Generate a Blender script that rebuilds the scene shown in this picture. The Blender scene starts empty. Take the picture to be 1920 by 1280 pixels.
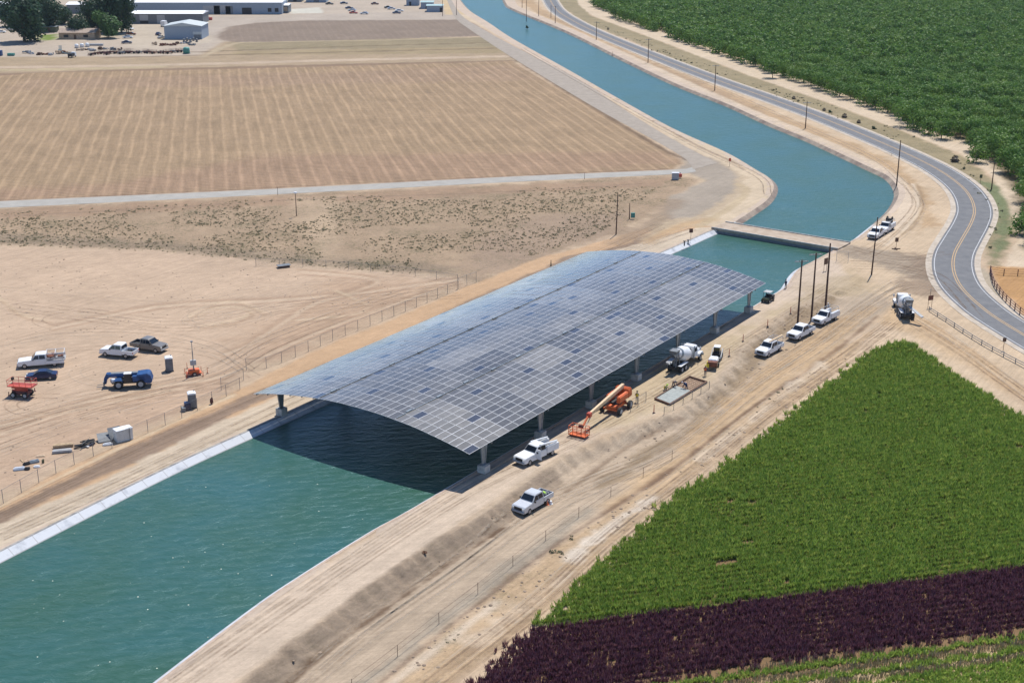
import bpy, bmesh, math, random
import numpy as np
from math import radians as R, sin, cos, pi
from mathutils import Vector, Matrix
random.seed(7); np.random.seed(7)
S = bpy.context.scene; col = S.collection
# ------------------------------------------------------------ camera, sky, sun, exposure
F, H = 2567.0, 75.0                       # focal length in photo pixels (1920 wide), height in metres
TH = math.atan(887.0/F)
cam = bpy.data.cameras.new('camera'); cam_o = bpy.data.objects.new('camera', cam); col.objects.link(cam_o)
cam_o.location = (0, 0, H); cam_o.rotation_euler = (pi/2-TH, 0, 0)
cam.sensor_width = 36; cam.lens = 36*F/1920; cam.clip_start = 1; cam.clip_end = 9000
S.camera = cam_o
S.render.resolution_x = 1024; S.render.resolution_y = 682
S.view_settings.view_transform = 'Standard'; S.view_settings.look = 'None'
S.view_settings.exposure = 0.30; S.view_settings.gamma = 1
SUN_AZ, SUN_EL = R(24), R(64)             # azimuth measured from +Y towards +X
w = bpy.data.worlds.new('World'); S.world = w; w.use_nodes = True
nt = w.node_tree; bg = nt.nodes['Background']
sky = nt.nodes.new('ShaderNodeTexSky'); sky.sky_type = 'NISHITA'; sky.sun_disc = False
sky.sun_elevation = SUN_EL; sky.sun_rotation = SUN_AZ; sky.altitude = 3500; sky.air_density = 1.0; sky.dust_density = 0.0; sky.ozone_density = 4.0
nt.links.new(sky.outputs[0], bg.inputs[0]); bg.inputs[1].default_value = 0.15
sl = bpy.data.lights.new('sun', 'SUN'); sl.energy = 4.4; sl.angle = R(0.53); sl.color = (1, .965, .90)
so = bpy.data.objects.new('sun', sl); col.objects.link(so)
sd = Vector((sin(SUN_AZ)*cos(SUN_EL), cos(SUN_AZ)*cos(SUN_EL), sin(SUN_EL)))
so.rotation_euler = sd.to_track_quat('Z', 'Y').to_euler(); so.location = (0, 0, 200)

# ------------------------------------------------------------ pixel -> world
def lin(c):
    c = np.asarray(c, float)/255
    return np.where(c <= .04045, c/12.92, ((c+.055)/1.055)**2.4)
K = 0.60
def PC(r, g, b): return tuple(float(v) for v in lin((r, g, b))*K)
def g(x, y, z=0.0):
    a, b = (x-960)/F, -(y-640)/F; c, s = cos(TH), sin(TH)
    wx, wy, wz = a, c+s*b, -s+c*b
    t = (z-H)/wz
    return np.array([wx*t, wy*t, z])
def proj(p):
    X, Y, Z = p[0], p[1], p[2]-H; c, s = cos(TH), sin(TH)
    zc = c*Y-s*Z; up = s*Y+c*Z
    return 960+F*X/zc, 640-F*up/zc
def GP(pts, z=0.0): return np.array([g(x, y, z)[:2] for x, y in pts])
U = np.array([0.55555, 0.83148]); V = np.array([-U[1], U[0]])   # along / across the canal (V points to the left bank)
WL = -0.72; LS = 1.1                       # water level, horizontal run of the lining
def polydist(X, Y, pl):
    """distance to an open polyline, side sign (+ = right of travel) and arc parameter"""
    best = np.full(X.shape, 1e9); side = np.zeros(X.shape); tt = np.zeros(X.shape); acc = 0
    for i in range(len(pl)-1):
        a, b = pl[i], pl[i+1]; d = b-a; L = np.hypot(*d); d = d/L
        px, py = X-a[0], Y-a[1]
        t = np.clip(px*d[0]+py*d[1], 0, L)
        dx, dy = px-t*d[0], py-t*d[1]; q = np.hypot(dx, dy)
        m = q < best
        best = np.where(m, q, best); side = np.where(m, np.sign(d[1]*px-d[0]*py), side); tt = np.where(m, acc+t, tt)
        acc += L
    return best, side, tt, acc
SLOPE = GP([(250, 1420), (420, 1292), (525, 1217), (630, 1140), (730, 1065), (830, 1002), (905, 962), (1035, 866), (1100, 828), (1180, 800), (1270, 768), (1335, 722), (1385, 655), (1440, 603), (1500, 572), (1560, 548), (1600, 532)])
def sstep(a, b, x):
    t = np.clip((x-a)/(b-a), 0, 1); return t*t*(3-2*t)
ROADC = GP([(1440, 184), (1540, 221), (1640, 262), (1712, 294), (1762, 320), (1800, 347), (1827, 396), (1803, 450), (1787, 500), (1795, 527), (1815, 553), (1852, 585), (1890, 610), (1930, 634), (2000, 675), (2120, 745), (2400, 900)])
def terr(X, Y):
    X = np.asarray(X, float); Y = np.asarray(Y, float)
    q, s, t, L = polydist(X, Y, SLOPE)
    D = 1.3*sstep(0, 45, L-t)
    r_ = polydist(X, Y, ROADC)[0]
    return -D*sstep(0, 2.8, q*s)*sstep(7, 24, r_)
def P(x, y, dz=0.0):
    z = 0.0
    for _ in range(5):
        p = g(x, y, z); z = float(terr(p[0], p[1]))
    return Vector((p[0], p[1], z+dz))
def smooth(pl, n=6):
    """Catmull-Rom through the points"""
    pl = [np.array(p, float) for p in pl]; out = []
    q = [2*pl[0]-pl[1]]+pl+[2*pl[-1]-pl[-2]]
    for i in range(1, len(q)-2):
        for k in range(n):
            t = k/n; a, b, c, d = q[i-1:i+3]
            out.append(.5*((2*b)+(c-a)*t+(2*a-5*b+4*c-d)*t*t+(3*b-a-3*c+d)*t**3))
    out.append(pl[-1]); return np.array(out)
def offset(pl, d):
    """shift a polyline sideways, d>0 to the right of travel"""
    t = np.gradient(pl, axis=0); t /= np.linalg.norm(t, axis=1)[:, None]
    return pl+np.stack([t[:, 1], -t[:, 0]], 1)*d
# ------------------------------------------------------------ materials
MATS = {}
def mat(name, rgb, rough=.6, metal=0.0, var=.12, sc=1.5, bump=0.0, spec=.5, coat=0.0, dirt=None):
    if name in MATS: return MATS[name]
    m = bpy.data.materials.new(name); m.use_nodes = True; MATS[name] = m
    t = m.node_tree; b = t.nodes['Principled BSDF']
    b.inputs['Roughness'].default_value = rough; b.inputs['Metallic'].default_value = metal
    b.inputs['Specular IOR Level'].default_value = spec; b.inputs['Coat Weight'].default_value = coat
    tc = t.nodes.new('ShaderNodeNewGeometry'); n = t.nodes.new('ShaderNodeTexNoise')
    n.inputs['Scale'].default_value = sc; n.inputs['Detail'].default_value = 4; n.inputs['Roughness'].default_value = .65
    t.links.new(tc.outputs['Position'], n.inputs['Vector'])
    cr = t.nodes.new('ShaderNodeValToRGB'); e = cr.color_ramp.elements
    lo = [c*(1-var*1.6) for c in rgb]; hi = [min(1, c*(1+var)) for c in rgb]
    if dirt: lo = [a*.5+b_*.5 for a, b_ in zip(lo, dirt)]
    e[0].position = .3; e[0].color = (*lo, 1); e[1].position = .62; e[1].color = (*hi, 1)
    t.links.new(n.outputs['Fac'], cr.inputs[0]); t.links.new(cr.outputs[0], b.inputs['Base Color'])
    if bump:
        bp = t.nodes.new('ShaderNodeBump'); bp.inputs['Strength'].default_value = bump; bp.inputs['Distance'].default_value = .1
        t.links.new(n.outputs['Fac'], bp.inputs['Height']); t.links.new(bp.outputs[0], b.inputs['Normal'])
    return m
def M(k):
    D = dict(white=((.72, .72, .72), .35, 0, .05), offwhite=((.6, .6, .57), .5, 0, .1), silver=((.56, .57, .59), .3, .2, .05),
             taupe=((.20, .185, .17), .35, .3, .08), navy=((.012, .022, .075), .25, .1, .08), blue=((.008, .055, .18), .45, 0, .2),
             red=((.45, .07, .04), .5, 0, .18), orange=((.62, .13, .035), .5, 0, .15), cream=((.62, .45, .27), .5, 0, .12),
             glass=((.012, .018, .028), .08, 0, .05), black=((.02, .02, .022), .6, 0, .15), tyre=((.022, .021, .02), .85, 0, .2),
             rim=((.35, .35, .36), .4, .6, .1), grey=((.16, .17, .18), .6, 0, .12), lgrey=((.38, .38, .38), .7, 0, .1),
             steel=((.26, .29, .31), .45, .5, .12), wood=((.12, .065, .04), .85, 0, .25), palewood=((.45, .33, .2), .85, 0, .2),
             rust=((.16, .06, .035), .85, 0, .4), yellow=((.62, .5, .03), .5, 0, .15), lime=((.45, .75, .05), .6, 0, .08),
             teal=((.06, .24, .2), .6, 0, .2), pink=((.5, .1, .08), .5, 0, .1), jean=((.03, .045, .09), .9, 0, .2),
             skin=((.42, .23, .15), .6, 0, .05), conc=((.42, .41, .38), .85, 0, .18), wetconc=((.27, .29, .27), .6, 0, .15),
             pvc=((.65, .65, .62), .5, 0, .08), tan=((.42, .31, .21), .9, 0, .2), mesh=((.25, .25, .24), .6, .3, .1),
             dirtpile=((.2, .13, .085), .95, 0, .3), lamp=((.8, .8, .75), .2, 0, .02), maroon=((.10, .03, .03), .7, 0, .3),
             olive=((.12, .13, .07), .8, 0, .2), roofwhite=((.86, .86, .86), .5, 0, .04), wallblue=((.27, .32, .38), .6, 0, .08),
             roofgrey=((.46, .49, .48), .55, 0, .08), shingle=((.32, .25, .2), .9, 0, .2), tealroof=((.3, .42, .42), .6, 0, .1))
    a = D[k]; return mat(k, a[0], a[1], a[2], a[3], sc=2.0)
# ------------------------------------------------------------ mesh building
class MB:
    def __init__(s): s.v = []; s.f = []; s.m = []; s.mi = 0
    def add(s, vs, fs):
        o = len(s.v); s.v += [tuple(map(float, v)) for v in vs]
        for f in fs: s.f.append([i+o for i in f]); s.m.append(s.mi)
        return s
    def hexa(s, p):   # 8 corners: bottom 4 ccw, top 4 ccw
        return s.add(p, [(3, 2, 1, 0), (4, 5, 6, 7), (0, 1, 5, 4), (1, 2, 6, 5), (2, 3, 7, 6), (3, 0, 4, 7)])
    def box(s, c, d, rz=0, taper=(1, 1)):
        x, y, z = c; a, b, h = d[0]/2, d[1]/2, d[2]/2; cs, sn = cos(rz), sin(rz); P_ = []
        for zz, t in ((-h, (1, 1)), (h, taper)):
            for sx, sy in ((-1, -1), (1, -1), (1, 1), (-1, 1)):
                px, py = sx*a*t[0], sy*b*t[1]
                P_.append((x+px*cs-py*sn, y+px*sn+py*cs, z+zz))
        return s.hexa(P_)
    def tube(s, p0, p1, r0, r1=None, n=8, cap=True):
        r1 = r0 if r1 is None else r1
        p0, p1 = Vector(p0), Vector(p1); d = (p1-p0)
        if d.length < 1e-6: return s
        d.normalize(); a = d.orthogonal().normalized(); b = d.cross(a)
        vs = []
        for p, r in ((p0, r0), (p1, r1)):
            for i in range(n): t = 2*pi*i/n; vs.append(p+a*cos(t)*r+b*sin(t)*r)
        fs = [(i, (i+1) % n, n+(i+1) % n, n+i) for i in range(n)]
        if cap: fs += [tuple(range(n-1, -1, -1)), tuple(range(n, 2*n))]
        return s.add(vs, fs)
    def lathe(s, p0, axis, prof, n=16):   # prof: (t along axis, radius)
        p0 = Vector(p0); d = Vector(axis).normalized(); a = d.orthogonal().normalized(); b = d.cross(a); vs = []; fs = []
        for t, r in prof:
            for i in range(n): q = 2*pi*i/n; vs.append(p0+d*t+a*cos(q)*r+b*sin(q)*r)
        for k in range(len(prof)-1):
            for i in range(n): fs.append((k*n+i, k*n+(i+1) % n, (k+1)*n+(i+1) % n, (k+1)*n+i))
        fs += [tuple(range(n-1, -1, -1)), tuple(range((len(prof)-1)*n, len(prof)*n))]
        return s.add(vs, fs)
    def prism(s, prof, y0, y1, inset=None):
        """side profile (x,z) ccw, extruded in y; inset: z above which the sides lean in by this much per metre"""
        n = len(prof); vs = []
        for y, sg in ((y0, 1), (y1, -1)):
            for x, z in prof:
                o = 0
                if inset and z > inset[0]: o = (z-inset[0])*inset[1]*sg
                vs.append((x, y+o, z))
        fs = [tuple(range(n)), tuple(range(2*n-1, n-1, -1))]
        fs += [(i+n, (i+1) % n+n, (i+1) % n, i) for i in range(n)]
        return s.add(vs, fs)
    def build(s, name, m, parent=None, smooth_=False, bevel=0, loc=None):
        me = bpy.data.meshes.new(name); me.from_pydata(s.v, [], s.f)
        for q in (m if isinstance(m, (list, tuple)) else [m]): me.materials.append(M(q) if isinstance(q, str) else q)
        if len(me.materials) > 1: me.polygons.foreach_set('material_index', s.m)
        bm = bmesh.new(); bm.from_mesh(me); bmesh.ops.recalc_face_normals(bm, faces=bm.faces)
        if bevel: bmesh.ops.bevel(bm, geom=[e for e in bm.edges if e.calc_face_angle(0) > .5], offset=bevel, segments=2, affect='EDGES', clamp_overlap=True)
        bm.to_mesh(me); bm.free()
        if smooth_: me.polygons.foreach_set('use_smooth', [True]*len(me.polygons))
        me.update()
        o = bpy.data.objects.new(name, me); col.objects.link(o); o.parent = parent
        if loc is not None: o.location = loc
        return o
def tag(o, label=None, cat=None, group=None, kind=None):
    if label: o['label'] = label
    if cat: o['category'] = cat
    if group: o['group'] = group
    if kind: o['kind'] = kind
    return o
def thing(name, label, cat, loc=(0, 0, 0), rz=0, group=None):
    o = bpy.data.objects.new(name, None); col.objects.link(o); o.empty_display_size = .3
    o.location = loc; o.rotation_euler = (0, 0, rz); return tag(o, label, cat, group)
KIDS = {}
def kids(o):
    if o.name not in KIDS: KIDS[o.name] = [c for c in bpy.data.objects if c.parent == o]
    return KIDS[o.name]
def dup(o, parent=None, **kw):
    c = o.copy(); col.objects.link(c)
    if parent: c.parent = parent
    KIDS[c.name] = [dup(ch, c) for ch in kids(o)]
    if 'loc' in kw: c.location = kw['loc']
    if 'rz' in kw: c.rotation_euler = (0, 0, kw['rz'])
    if kw.get('label'): c['label'] = kw['label']
    if kw.get('group'): c['group'] = kw['group']
    return c
def sheet(name, L, Rr, z, m, kind='structure'):
    """strip between two equal-length polylines (arrays of xy)"""
    n = len(L); zl = z if np.ndim(z) else np.full(n, z)
    vs = [(L[i][0], L[i][1], zl[i]) for i in range(n)]+[(Rr[i][0], Rr[i][1], zl[i]) for i in range(n)]
    b = MB().add(vs, [(i, i+1, n+i+1, n+i) for i in range(n-1)])
    o = b.build(name, m); 
    if kind: o['kind'] = kind
    return o
def resample(pl, n):
    d = np.concatenate([[0], np.cumsum(np.hypot(*np.diff(pl, axis=0).T))]); t = np.linspace(0, d[-1], n)
    return np.stack([np.interp(t, d, pl[:, 0]), np.interp(t, d, pl[:, 1])], 1)
def heading(rear, front):
    a, b = P(*rear), P(*front); d = b-a
    return (a+b)/2, math.atan2(d.y, d.x)
def zheight(base, ytop):
    """height above base whose image row is ytop"""
    lo, hi = 0, 60
    for _ in range(40):
        m_ = (lo+hi)/2
        if proj((base[0], base[1], base[2]+m_))[1] > ytop: lo = m_
        else: hi = m_
    return lo
# ------------------------------------------------------------ canal outlines (world, crest of the banks)
nl = GP([(-260, 1195), (-150, 1135), (0, 1056), (185, 961), (320, 893), (473, 822), (900, 632), (1262, 476), (1338, 442)], WL)
Lc = offset(smooth(nl, 4), -LS)
Lf = smooth(GP([(1378, 416), (1412, 394), (1440, 373), (1451, 350), (1441, 333), (1417, 318), (1360, 285), (1260, 240), (1160, 185), (1060, 128), (960, 72), (915, 42), (880, 20), (862, 0), (855, -16), (850, -40)]), 5)
LCREST = np.vstack([Lc, Lf])
Rn = smooth(GP([(60, 1470), (150, 1395), (292, 1280), (480, 1137), (560, 1082), (700, 994), (762, 960), (832, 919), (1100, 760), (1409, 577), (1456, 549), (1474, 537), (1486, 517), (1499, 503), (1524, 490), (1558, 472)]), 4)
rf = smooth(GP([(1599, 450), (1640, 417), (1665, 392), (1676, 364), (1660, 338), (1625, 320), (1515, 268), (1440, 237), (1360, 200), (1260, 160), (1160, 112), (1060, 62), (960, 20), (945, 8), (940, -8), (935, -35)], WL), 5)
RCREST = np.vstack([Rn, offset(rf, LS)])
LCREST = resample(LCREST, 420); RCREST = resample(RCREST, 420)
CANAL = np.vstack([LCREST, RCREST[::-1]])
def inpoly(X, Y, pg):
    c = np.zeros(X.shape, bool); j = len(pg)-1
    for i in range(len(pg)):
        (x1, y1), (x2, y2) = pg[i], pg[j]; j = i
        if y1 == y2: continue
        c ^= ((y1 > Y) != (y2 > Y)) & (X < (x2-x1)*(Y-y1)/(y2-y1)+x1)
    return c
# ------------------------------------------------------------ ground sheet
xs = np.concatenate([-110-np.cumsum(1.0+.06*np.arange(75))[::-1], np.arange(-110, 150, .5), 150+np.cumsum(1.0+.06*np.arange(75))])
xs = np.concatenate([[-4000, -1500], xs, [1500, 4000]])
ys = [96.0]
while ys[-1] < 1000: ys.append(ys[-1]+(.45 if ys[-1] < 300 else .45+.006*(ys[-1]-300)))
ys = np.array([-600, 40]+ys+[1300, 2200, 6000])
GX, GY = np.meshgrid(xs, ys); NX, NY = len(xs), len(ys)
gx, gy = GX.ravel(), GY.ravel(); NV = len(gx)
rng = np.random.RandomState(3); LAT = rng.rand(256, 256)
def vnoise(X, Y, sc):
    x, y = X*sc+1000.3, Y*sc+1000.7; xi, yi = np.floor(x).astype(int), np.floor(y).astype(int); fx, fy = x-xi, y-yi
    fx = fx*fx*(3-2*fx); fy = fy*fy*(3-2*fy)
    a = LAT[yi % 256, xi % 256]; b = LAT[yi % 256, (xi+1) % 256]; c = LAT[(yi+1) % 256, xi % 256]; d = LAT[(yi+1) % 256, (xi+1) % 256]
    return (a*(1-fx)+b*fx)*(1-fy)+(c*(1-fx)+d*fx)*fy
WARP = (vnoise(gx, gy, .25)-.5)*1.2+(vnoise(gx, gy, .9)-.5)*.8
COL = np.tile(lin((216, 190, 164))*K, (NV, 1))
MSK = np.zeros((NV, 3)); MSK[:, 2] = .5      # r = plough rows, g = weeds, b = wheel tracks
def zone(px, rgb, soft=1.0, warp=1.0, msk=None, alpha=1.0, closed=True):
    pg = GP(px); lo, hi = pg.min(0)-8, pg.max(0)+8
    sel = np.where((gx > lo[0]) & (gx < hi[0]) & (gy > lo[1]) & (gy < hi[1]))[0]
    if not len(sel): return
    X, Y = gx[sel], gy[sel]
    d, _, _, _ = polydist(X, Y, np.vstack([pg, pg[:1]])); d = np.where(inpoly(X, Y, pg), d, -d)
    wt = (sstep(-soft, soft, d+WARP[sel]*warp*1.6)*alpha)[:, None]
    if rgb is not None: COL[sel] = COL[sel]*(1-wt)+lin(rgb)*K*wt
    if msk is not None: MSK[sel] = MSK[sel]*(1-wt)+np.array(msk)*wt
def zline(px, width, rgb, alpha=1.0, soft=.5, warp=.4):
    pg = smooth(GP(px), 4); lo, hi = pg.min(0)-6, pg.max(0)+6
    sel = np.where((gx > lo[0]) & (gx < hi[0]) & (gy > lo[1]) & (gy < hi[1]))[0]
    if not len(sel): return
    X, Y = gx[sel], gy[sel]; d, _, _, _ = polydist(X, Y, pg)
    wt = (sstep(-soft, soft, width/2-d+WARP[sel]*warp)*alpha)[:, None]
    COL[sel] = COL[sel]*(1-wt)+lin(rgb)*K*wt
# big left areas
PLOW = [(-300, 150), (0, 143), (60, 137), (480, 128), (960, 115), (1110, 200), (1210, 256), (1284, 305), (1265, 317), (960, 331), (480, 355), (0, 377), (-400, 395)]
zone([(-500, -60), (830, -60), (870, 30), (480, 80), (380, 105), (0, 112), (-500, 120)], (205, 188, 172), 2, 1)          # yards
zone([(380, 32), (870, 20), (870, 38), (560, 40), (440, 52), (400, 80), (380, 100), (370, 60)], (200, 185, 172), 2, 1)
zone([(-300, 108), (370, 106), (420, 78), (930, 68), (975, 120), (480, 133), (60, 140), (-300, 152)], (190, 167, 140), 2, 1, (0, .25, .9))
zone([(430, 79), (925, 69), (950, 88), (440, 95)], (168, 152, 124), 2, 1, (0, .2, .8))
zone([(440, 96), (940, 88), (955, 100), (430, 104)], (180, 160, 128), 1.5, .6, (0, .2, .8))
zline([(360, 98), (640, 88), (930, 80)], 3, (140, 122, 100), .8)
zline([(200, 108), (640, 98), (955, 90)], 3, (142, 122, 102), .8)
zline([(380, 107), (430, 85), (480, 79), (700, 76), (925, 69)], 3, (208, 188, 160), .7)
zline([(-100, 128), (300, 122), (640, 113), (945, 106)], 7, (214, 190, 168), .95)
zline([(-100, 132), (60, 131), (300, 125)], 6, (210, 192, 158), .6)
zone([(-300, 147), (200, 132), (480, 124), (960, 113), (965, 120), (480, 135), (60, 145), (-300, 158)], (158, 132, 112), 2, .6, (.1, .1, .6))
zone([(408, 72), (412, 62), (430, 50), (480, 43), (560, 39), (868, 37), (890, 45), (925, 67), (700, 74), (480, 79), (430, 79)], (156, 138, 124), 1.5, .8, (.35, 0, .2))
zone(PLOW, (182, 155, 126), 1.2, .6, (1, 0, .0))
zone([(500, 290), (1240, 285), (1282, 306), (960, 330), (480, 354), (0, 376), (-200, 385), (-200, 362), (200, 345)], (178, 146, 124), 5, 2, (1, 0, .1), .6)
zone([(60, 148), (600, 136), (960, 122), (1010, 150), (600, 158), (0, 170)], (178, 150, 128), 6, 3, None, .55)
zone([(-400, 395), (0, 392), (480, 368), (960, 345), (1265, 328), (1320, 338), (1235, 395), (1150, 440), (1060, 470), (1000, 490), (900, 528), (850, 517), (640, 502), (480, 487), (300, 467), (0, 457), (-400, 440)], (186, 160, 136), 2, 1.2, (.15, .8, .3))
zone([(0, 437), (150, 442), (320, 455), (480, 470), (700, 485), (860, 500), (900, 528), (850, 517), (480, 489), (300, 469), (0, 457), (-300, 450), (-300, 430)], (160, 140, 122), 2.5, 1.5, (0, 1, .2), .8)
zone([(-300, 396), (0, 394), (480, 372), (960, 348), (1260, 334), (1240, 350), (960, 362), (480, 388), (0, 410), (-300, 418)], (182, 152, 128), 2, 1.5, (.3, .15, .3), .8)
zone([(555, 372), (640, 368), (625, 420), (640, 500), (600, 500), (560, 400)], (208, 182, 156), 3, 2, (0, .5, .4), .7)
zone([(1000, 400), (1180, 400), (1150, 445), (1050, 472), (900, 522), (860, 500), (900, 450)], (176, 152, 134), 5, 2, (0, .35, .5), .7)
# dirt lot
zone([(-500, 460), (0, 460), (300, 470), (480, 490), (640, 505), (855, 520), (470, 690), (230, 815), (0, 935), (-300, 1080), (-500, 800)], (216, 188, 164), 2, 2, (0, 0, .8))
zone([(640, 520), (860, 535), (700, 610), (560, 660), (470, 690), (440, 640), (560, 580)], (200, 168, 142), 6, 3, (0, 0, .9), .7)
zone([(180, 760), (330, 730), (470, 700), (430, 730), (250, 800), (0, 900), (0, 850)], (203, 172, 148), 4, 3, (0, 0, 1), .7)
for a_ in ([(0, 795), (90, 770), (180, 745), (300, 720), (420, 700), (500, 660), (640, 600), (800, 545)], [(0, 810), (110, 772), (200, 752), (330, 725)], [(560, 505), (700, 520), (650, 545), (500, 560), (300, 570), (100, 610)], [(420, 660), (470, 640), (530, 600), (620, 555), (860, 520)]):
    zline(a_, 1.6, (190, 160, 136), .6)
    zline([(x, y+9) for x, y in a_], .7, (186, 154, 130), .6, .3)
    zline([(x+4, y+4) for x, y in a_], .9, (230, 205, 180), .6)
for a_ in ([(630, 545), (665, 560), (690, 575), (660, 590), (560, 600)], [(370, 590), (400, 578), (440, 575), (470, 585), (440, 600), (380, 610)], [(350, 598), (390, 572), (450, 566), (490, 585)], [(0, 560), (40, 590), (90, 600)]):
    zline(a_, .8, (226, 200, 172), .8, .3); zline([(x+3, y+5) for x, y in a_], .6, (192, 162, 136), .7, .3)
# left bank: tan strip, brown road, pale canal road
zone([(0, 947), (107, 885), (265, 816), (435, 737), (560, 672), (860, 545), (1000, 488), (1240, 420), (1345, 425), (1345, 440), (470, 822), (0, 1040), (-300, 1180), (-300, 1090)], (214, 178, 144), .6, .4, (0, 0, .5))
zone([(0, 957), (225, 845), (470, 741), (700, 645), (1060, 482), (1160, 462), (1235, 432), (1262, 440), (1100, 500), (800, 620), (480, 757), (275, 858), (42, 960), (0, 988), (-300, 1150), (-300, 1100)], (166, 142, 124), .5, .6, (0, 0, .7))
zline([(0, 968), (250, 846), (480, 748)], 1.2, (150, 128, 112), .6)
zline([(0, 950), (265, 820), (435, 741)], .7, (226, 204, 176), .7, .3)
zone([(-300, 1150), (0, 986), (42, 962), (275, 860), (480, 759), (800, 622), (1090, 508), (1150, 470), (1240, 444), (1310, 428), (1345, 425), (1345, 441), (473, 824), (0, 1045), (-300, 1190)], (224, 204, 182), .5, .5, (0, 0, .8))
zline([(0, 1004), (200, 912), (480, 785)], .5, (196, 174, 152), .5, .3); zline([(0, 1020), (200, 925), (480, 795)], .6, (236, 218, 198), .6, .3)
# paved apron and far left bank
zone([(960, 80), (1085, 148), (1185, 213), (1262, 262), (1320, 292), (1385, 335), (1375, 365), (1340, 392), (1300, 412), (1345, 428), (1378, 420), (1440, 377), (1456, 350), (1442, 330), (1360, 284), (1160, 184), (960, 70), (880, 20), (862, 0), (830, 0), (862, 30)], (226, 204, 178), 1, .6, (0, 0, .6))
zone([(1265, 268), (1310, 290), (1360, 308), (1398, 335), (1392, 362), (1345, 398), (1300, 420), (1250, 436), (1200, 455), (1235, 400), (1310, 340), (1285, 320), (1284, 300)], (206, 184, 158), 1.5, 1, (0, 0, .8))
zone([(1262, 262), (1310, 290), (1352, 305), (1382, 330), (1372, 362), (1330, 392), (1298, 408), (1258, 410), (1238, 398), (1255, 372), (1300, 348), (1322, 338), (1290, 322), (1268, 328), (1265, 316), (1290, 305)], (182, 168, 154), 1, .8, (0, 0, .5))
zline([(1160, 455), (1230, 415), (1245, 395), (1262, 378)], 5, (164, 142, 122), .7, 2, 1.5)
zline([(1215, 455), (1270, 425), (1330, 412)], 3, (212, 176, 136), .7, 1.5, 1)
zline([(1385, 345), (1400, 358), (1375, 385), (1310, 425)], 2, (204, 182, 150), .7)
zline([(1000, 98), (1100, 150), (1200, 212), (1300, 270), (1370, 302), (1395, 318)], 1.2, (170, 146, 126), .7)
zline([(1290, 300), (1240, 278), (1110, 200), (960, 107), (930, 78)], 1.6, (120, 98, 82), .7, .5)
zline([(0, 376), (480, 354), (960, 330), (1262, 317)], 1.0, (150, 124, 106), .7, .4)
zline([(0, 406), (300, 390), (600, 372), (900, 362), (1200, 345)], 1.0, (150, 128, 112), .5, .6)
# right side: canal road, lower ground, sandy road
zone([(150, 1395), (292, 1281), (480, 1138), (762, 961), (1100, 761), (1409, 578), (1474, 538), (1499, 504), (1558, 473), (1620, 500), (1600, 530), (1500, 570), (1440, 600), (1385, 650), (1335, 715), (1270, 762), (1180, 795), (1035, 862), (830, 1003), (525, 1220), (250, 1420)], (226, 204, 184), .7, .5, (0, 0, .7))
zone([(1180, 720), (1300, 660), (1460, 575), (1560, 540), (1440, 602), (1385, 655), (1335, 715), (1270, 762), (1180, 790), (1100, 820), (1090, 790)], (212, 190, 160), 2, 1.5, (0, 0, .8), .9)
zone([(250, 1420), (525, 1220), (830, 1005), (1035, 868), (1180, 800), (1270, 770), (1335, 722), (1385, 655), (1440, 604), (1500, 572), (1600, 532), (1700, 560), (1560, 640), (1400, 760), (1260, 850), (1130, 940), (960, 1065), (780, 1201), (600, 1340), (400, 1500)], (208, 186, 164), .8, .7, (0, 0, 1))
zone([(440, 1292), (525, 1219), (630, 1142), (730, 1067), (830, 1004), (905, 964), (1035, 872), (1060, 885), (1030, 915), (945, 970), (855, 1027), (730, 1115), (600, 1207), (515, 1280), (470, 1310)], (174, 154, 136), .4, .25, (0, .15, 1), 1.0)
zone([(1110, 900), (1190, 835), (1290, 785), (1340, 735), (1385, 690), (1400, 660), (1430, 625), (1500, 578), (1570, 552), (1560, 575), (1460, 625), (1400, 700), (1330, 770), (1260, 815), (1170, 880), (1120, 900)], (172, 150, 126), .7, .8, (0, .1, 1), .95)
zone([(620, 1290), (800, 1150), (960, 1030), (1100, 930), (1120, 940), (960, 1062), (862, 1132), (780, 1198), (680, 1280)], (182, 168, 152), .9, .8, (0, .1, 1), .9)
zone([(1130, 930), (1260, 830), (1400, 700), (1480, 640), (1560, 590), (1640, 575), (1560, 650), (1430, 740), (1280, 860), (1140, 950)], (214, 182, 146), 1.5, 1, (0, 0, 1), .9)
zline([(515, 1284), (600, 1207), (730, 1117), (855, 1029), (945, 972)], .5, (120, 96, 78), .9, .3, .5)
zline([(1060, 905), (1110, 870), (1180, 820), (1280, 775)], .5, (150, 126, 106), .8, .4)
zone([(780, 1203), (864, 1137), (960, 1070), (1090, 975), (1250, 875), (1400, 760), (1560, 650), (1640, 610), (1560, 690), (1440, 790), (1250, 910), (1120, 1030), (1000, 1150), (860, 1260), (760, 1330), (650, 1330)], (212, 182, 150), .7, .8, (0, .35, .9))
zline([(680, 1284), (780, 1203), (864, 1137), (910, 1102), (1010, 1025), (1090, 972), (1250, 873), (1400, 757), (1500, 690)], .55, (140, 118, 104), .8, .3, .3)
zline([(1130, 945), (1260, 862), (1390, 765), (1500, 690), (1600, 622), (1645, 590)], .7, (128, 98, 78), .7, .4, .5)
zline([(700, 1290), (790, 1215), (870, 1155), (930, 1110)], 1.2, (232, 214, 196), .7, .5)
zone([(1045, 1035), (1130, 965), (1230, 903), (1240, 912), (1140, 985), (1080, 1040)], (244, 228, 212), .7, .8, (0, 0, .5), .95)
zone([(1300, 845), (1400, 770), (1470, 715), (1540, 665), (1550, 672), (1440, 760), (1330, 850)], (238, 218, 196), .8, .8, (0, 0, .5), .7)
zone([(870, 1180), (960, 1120), (1060, 1045), (1090, 1050), (980, 1130), (900, 1190)], (234, 212, 190), 1, 1.2, (0, .1, .8), .6)
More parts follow.
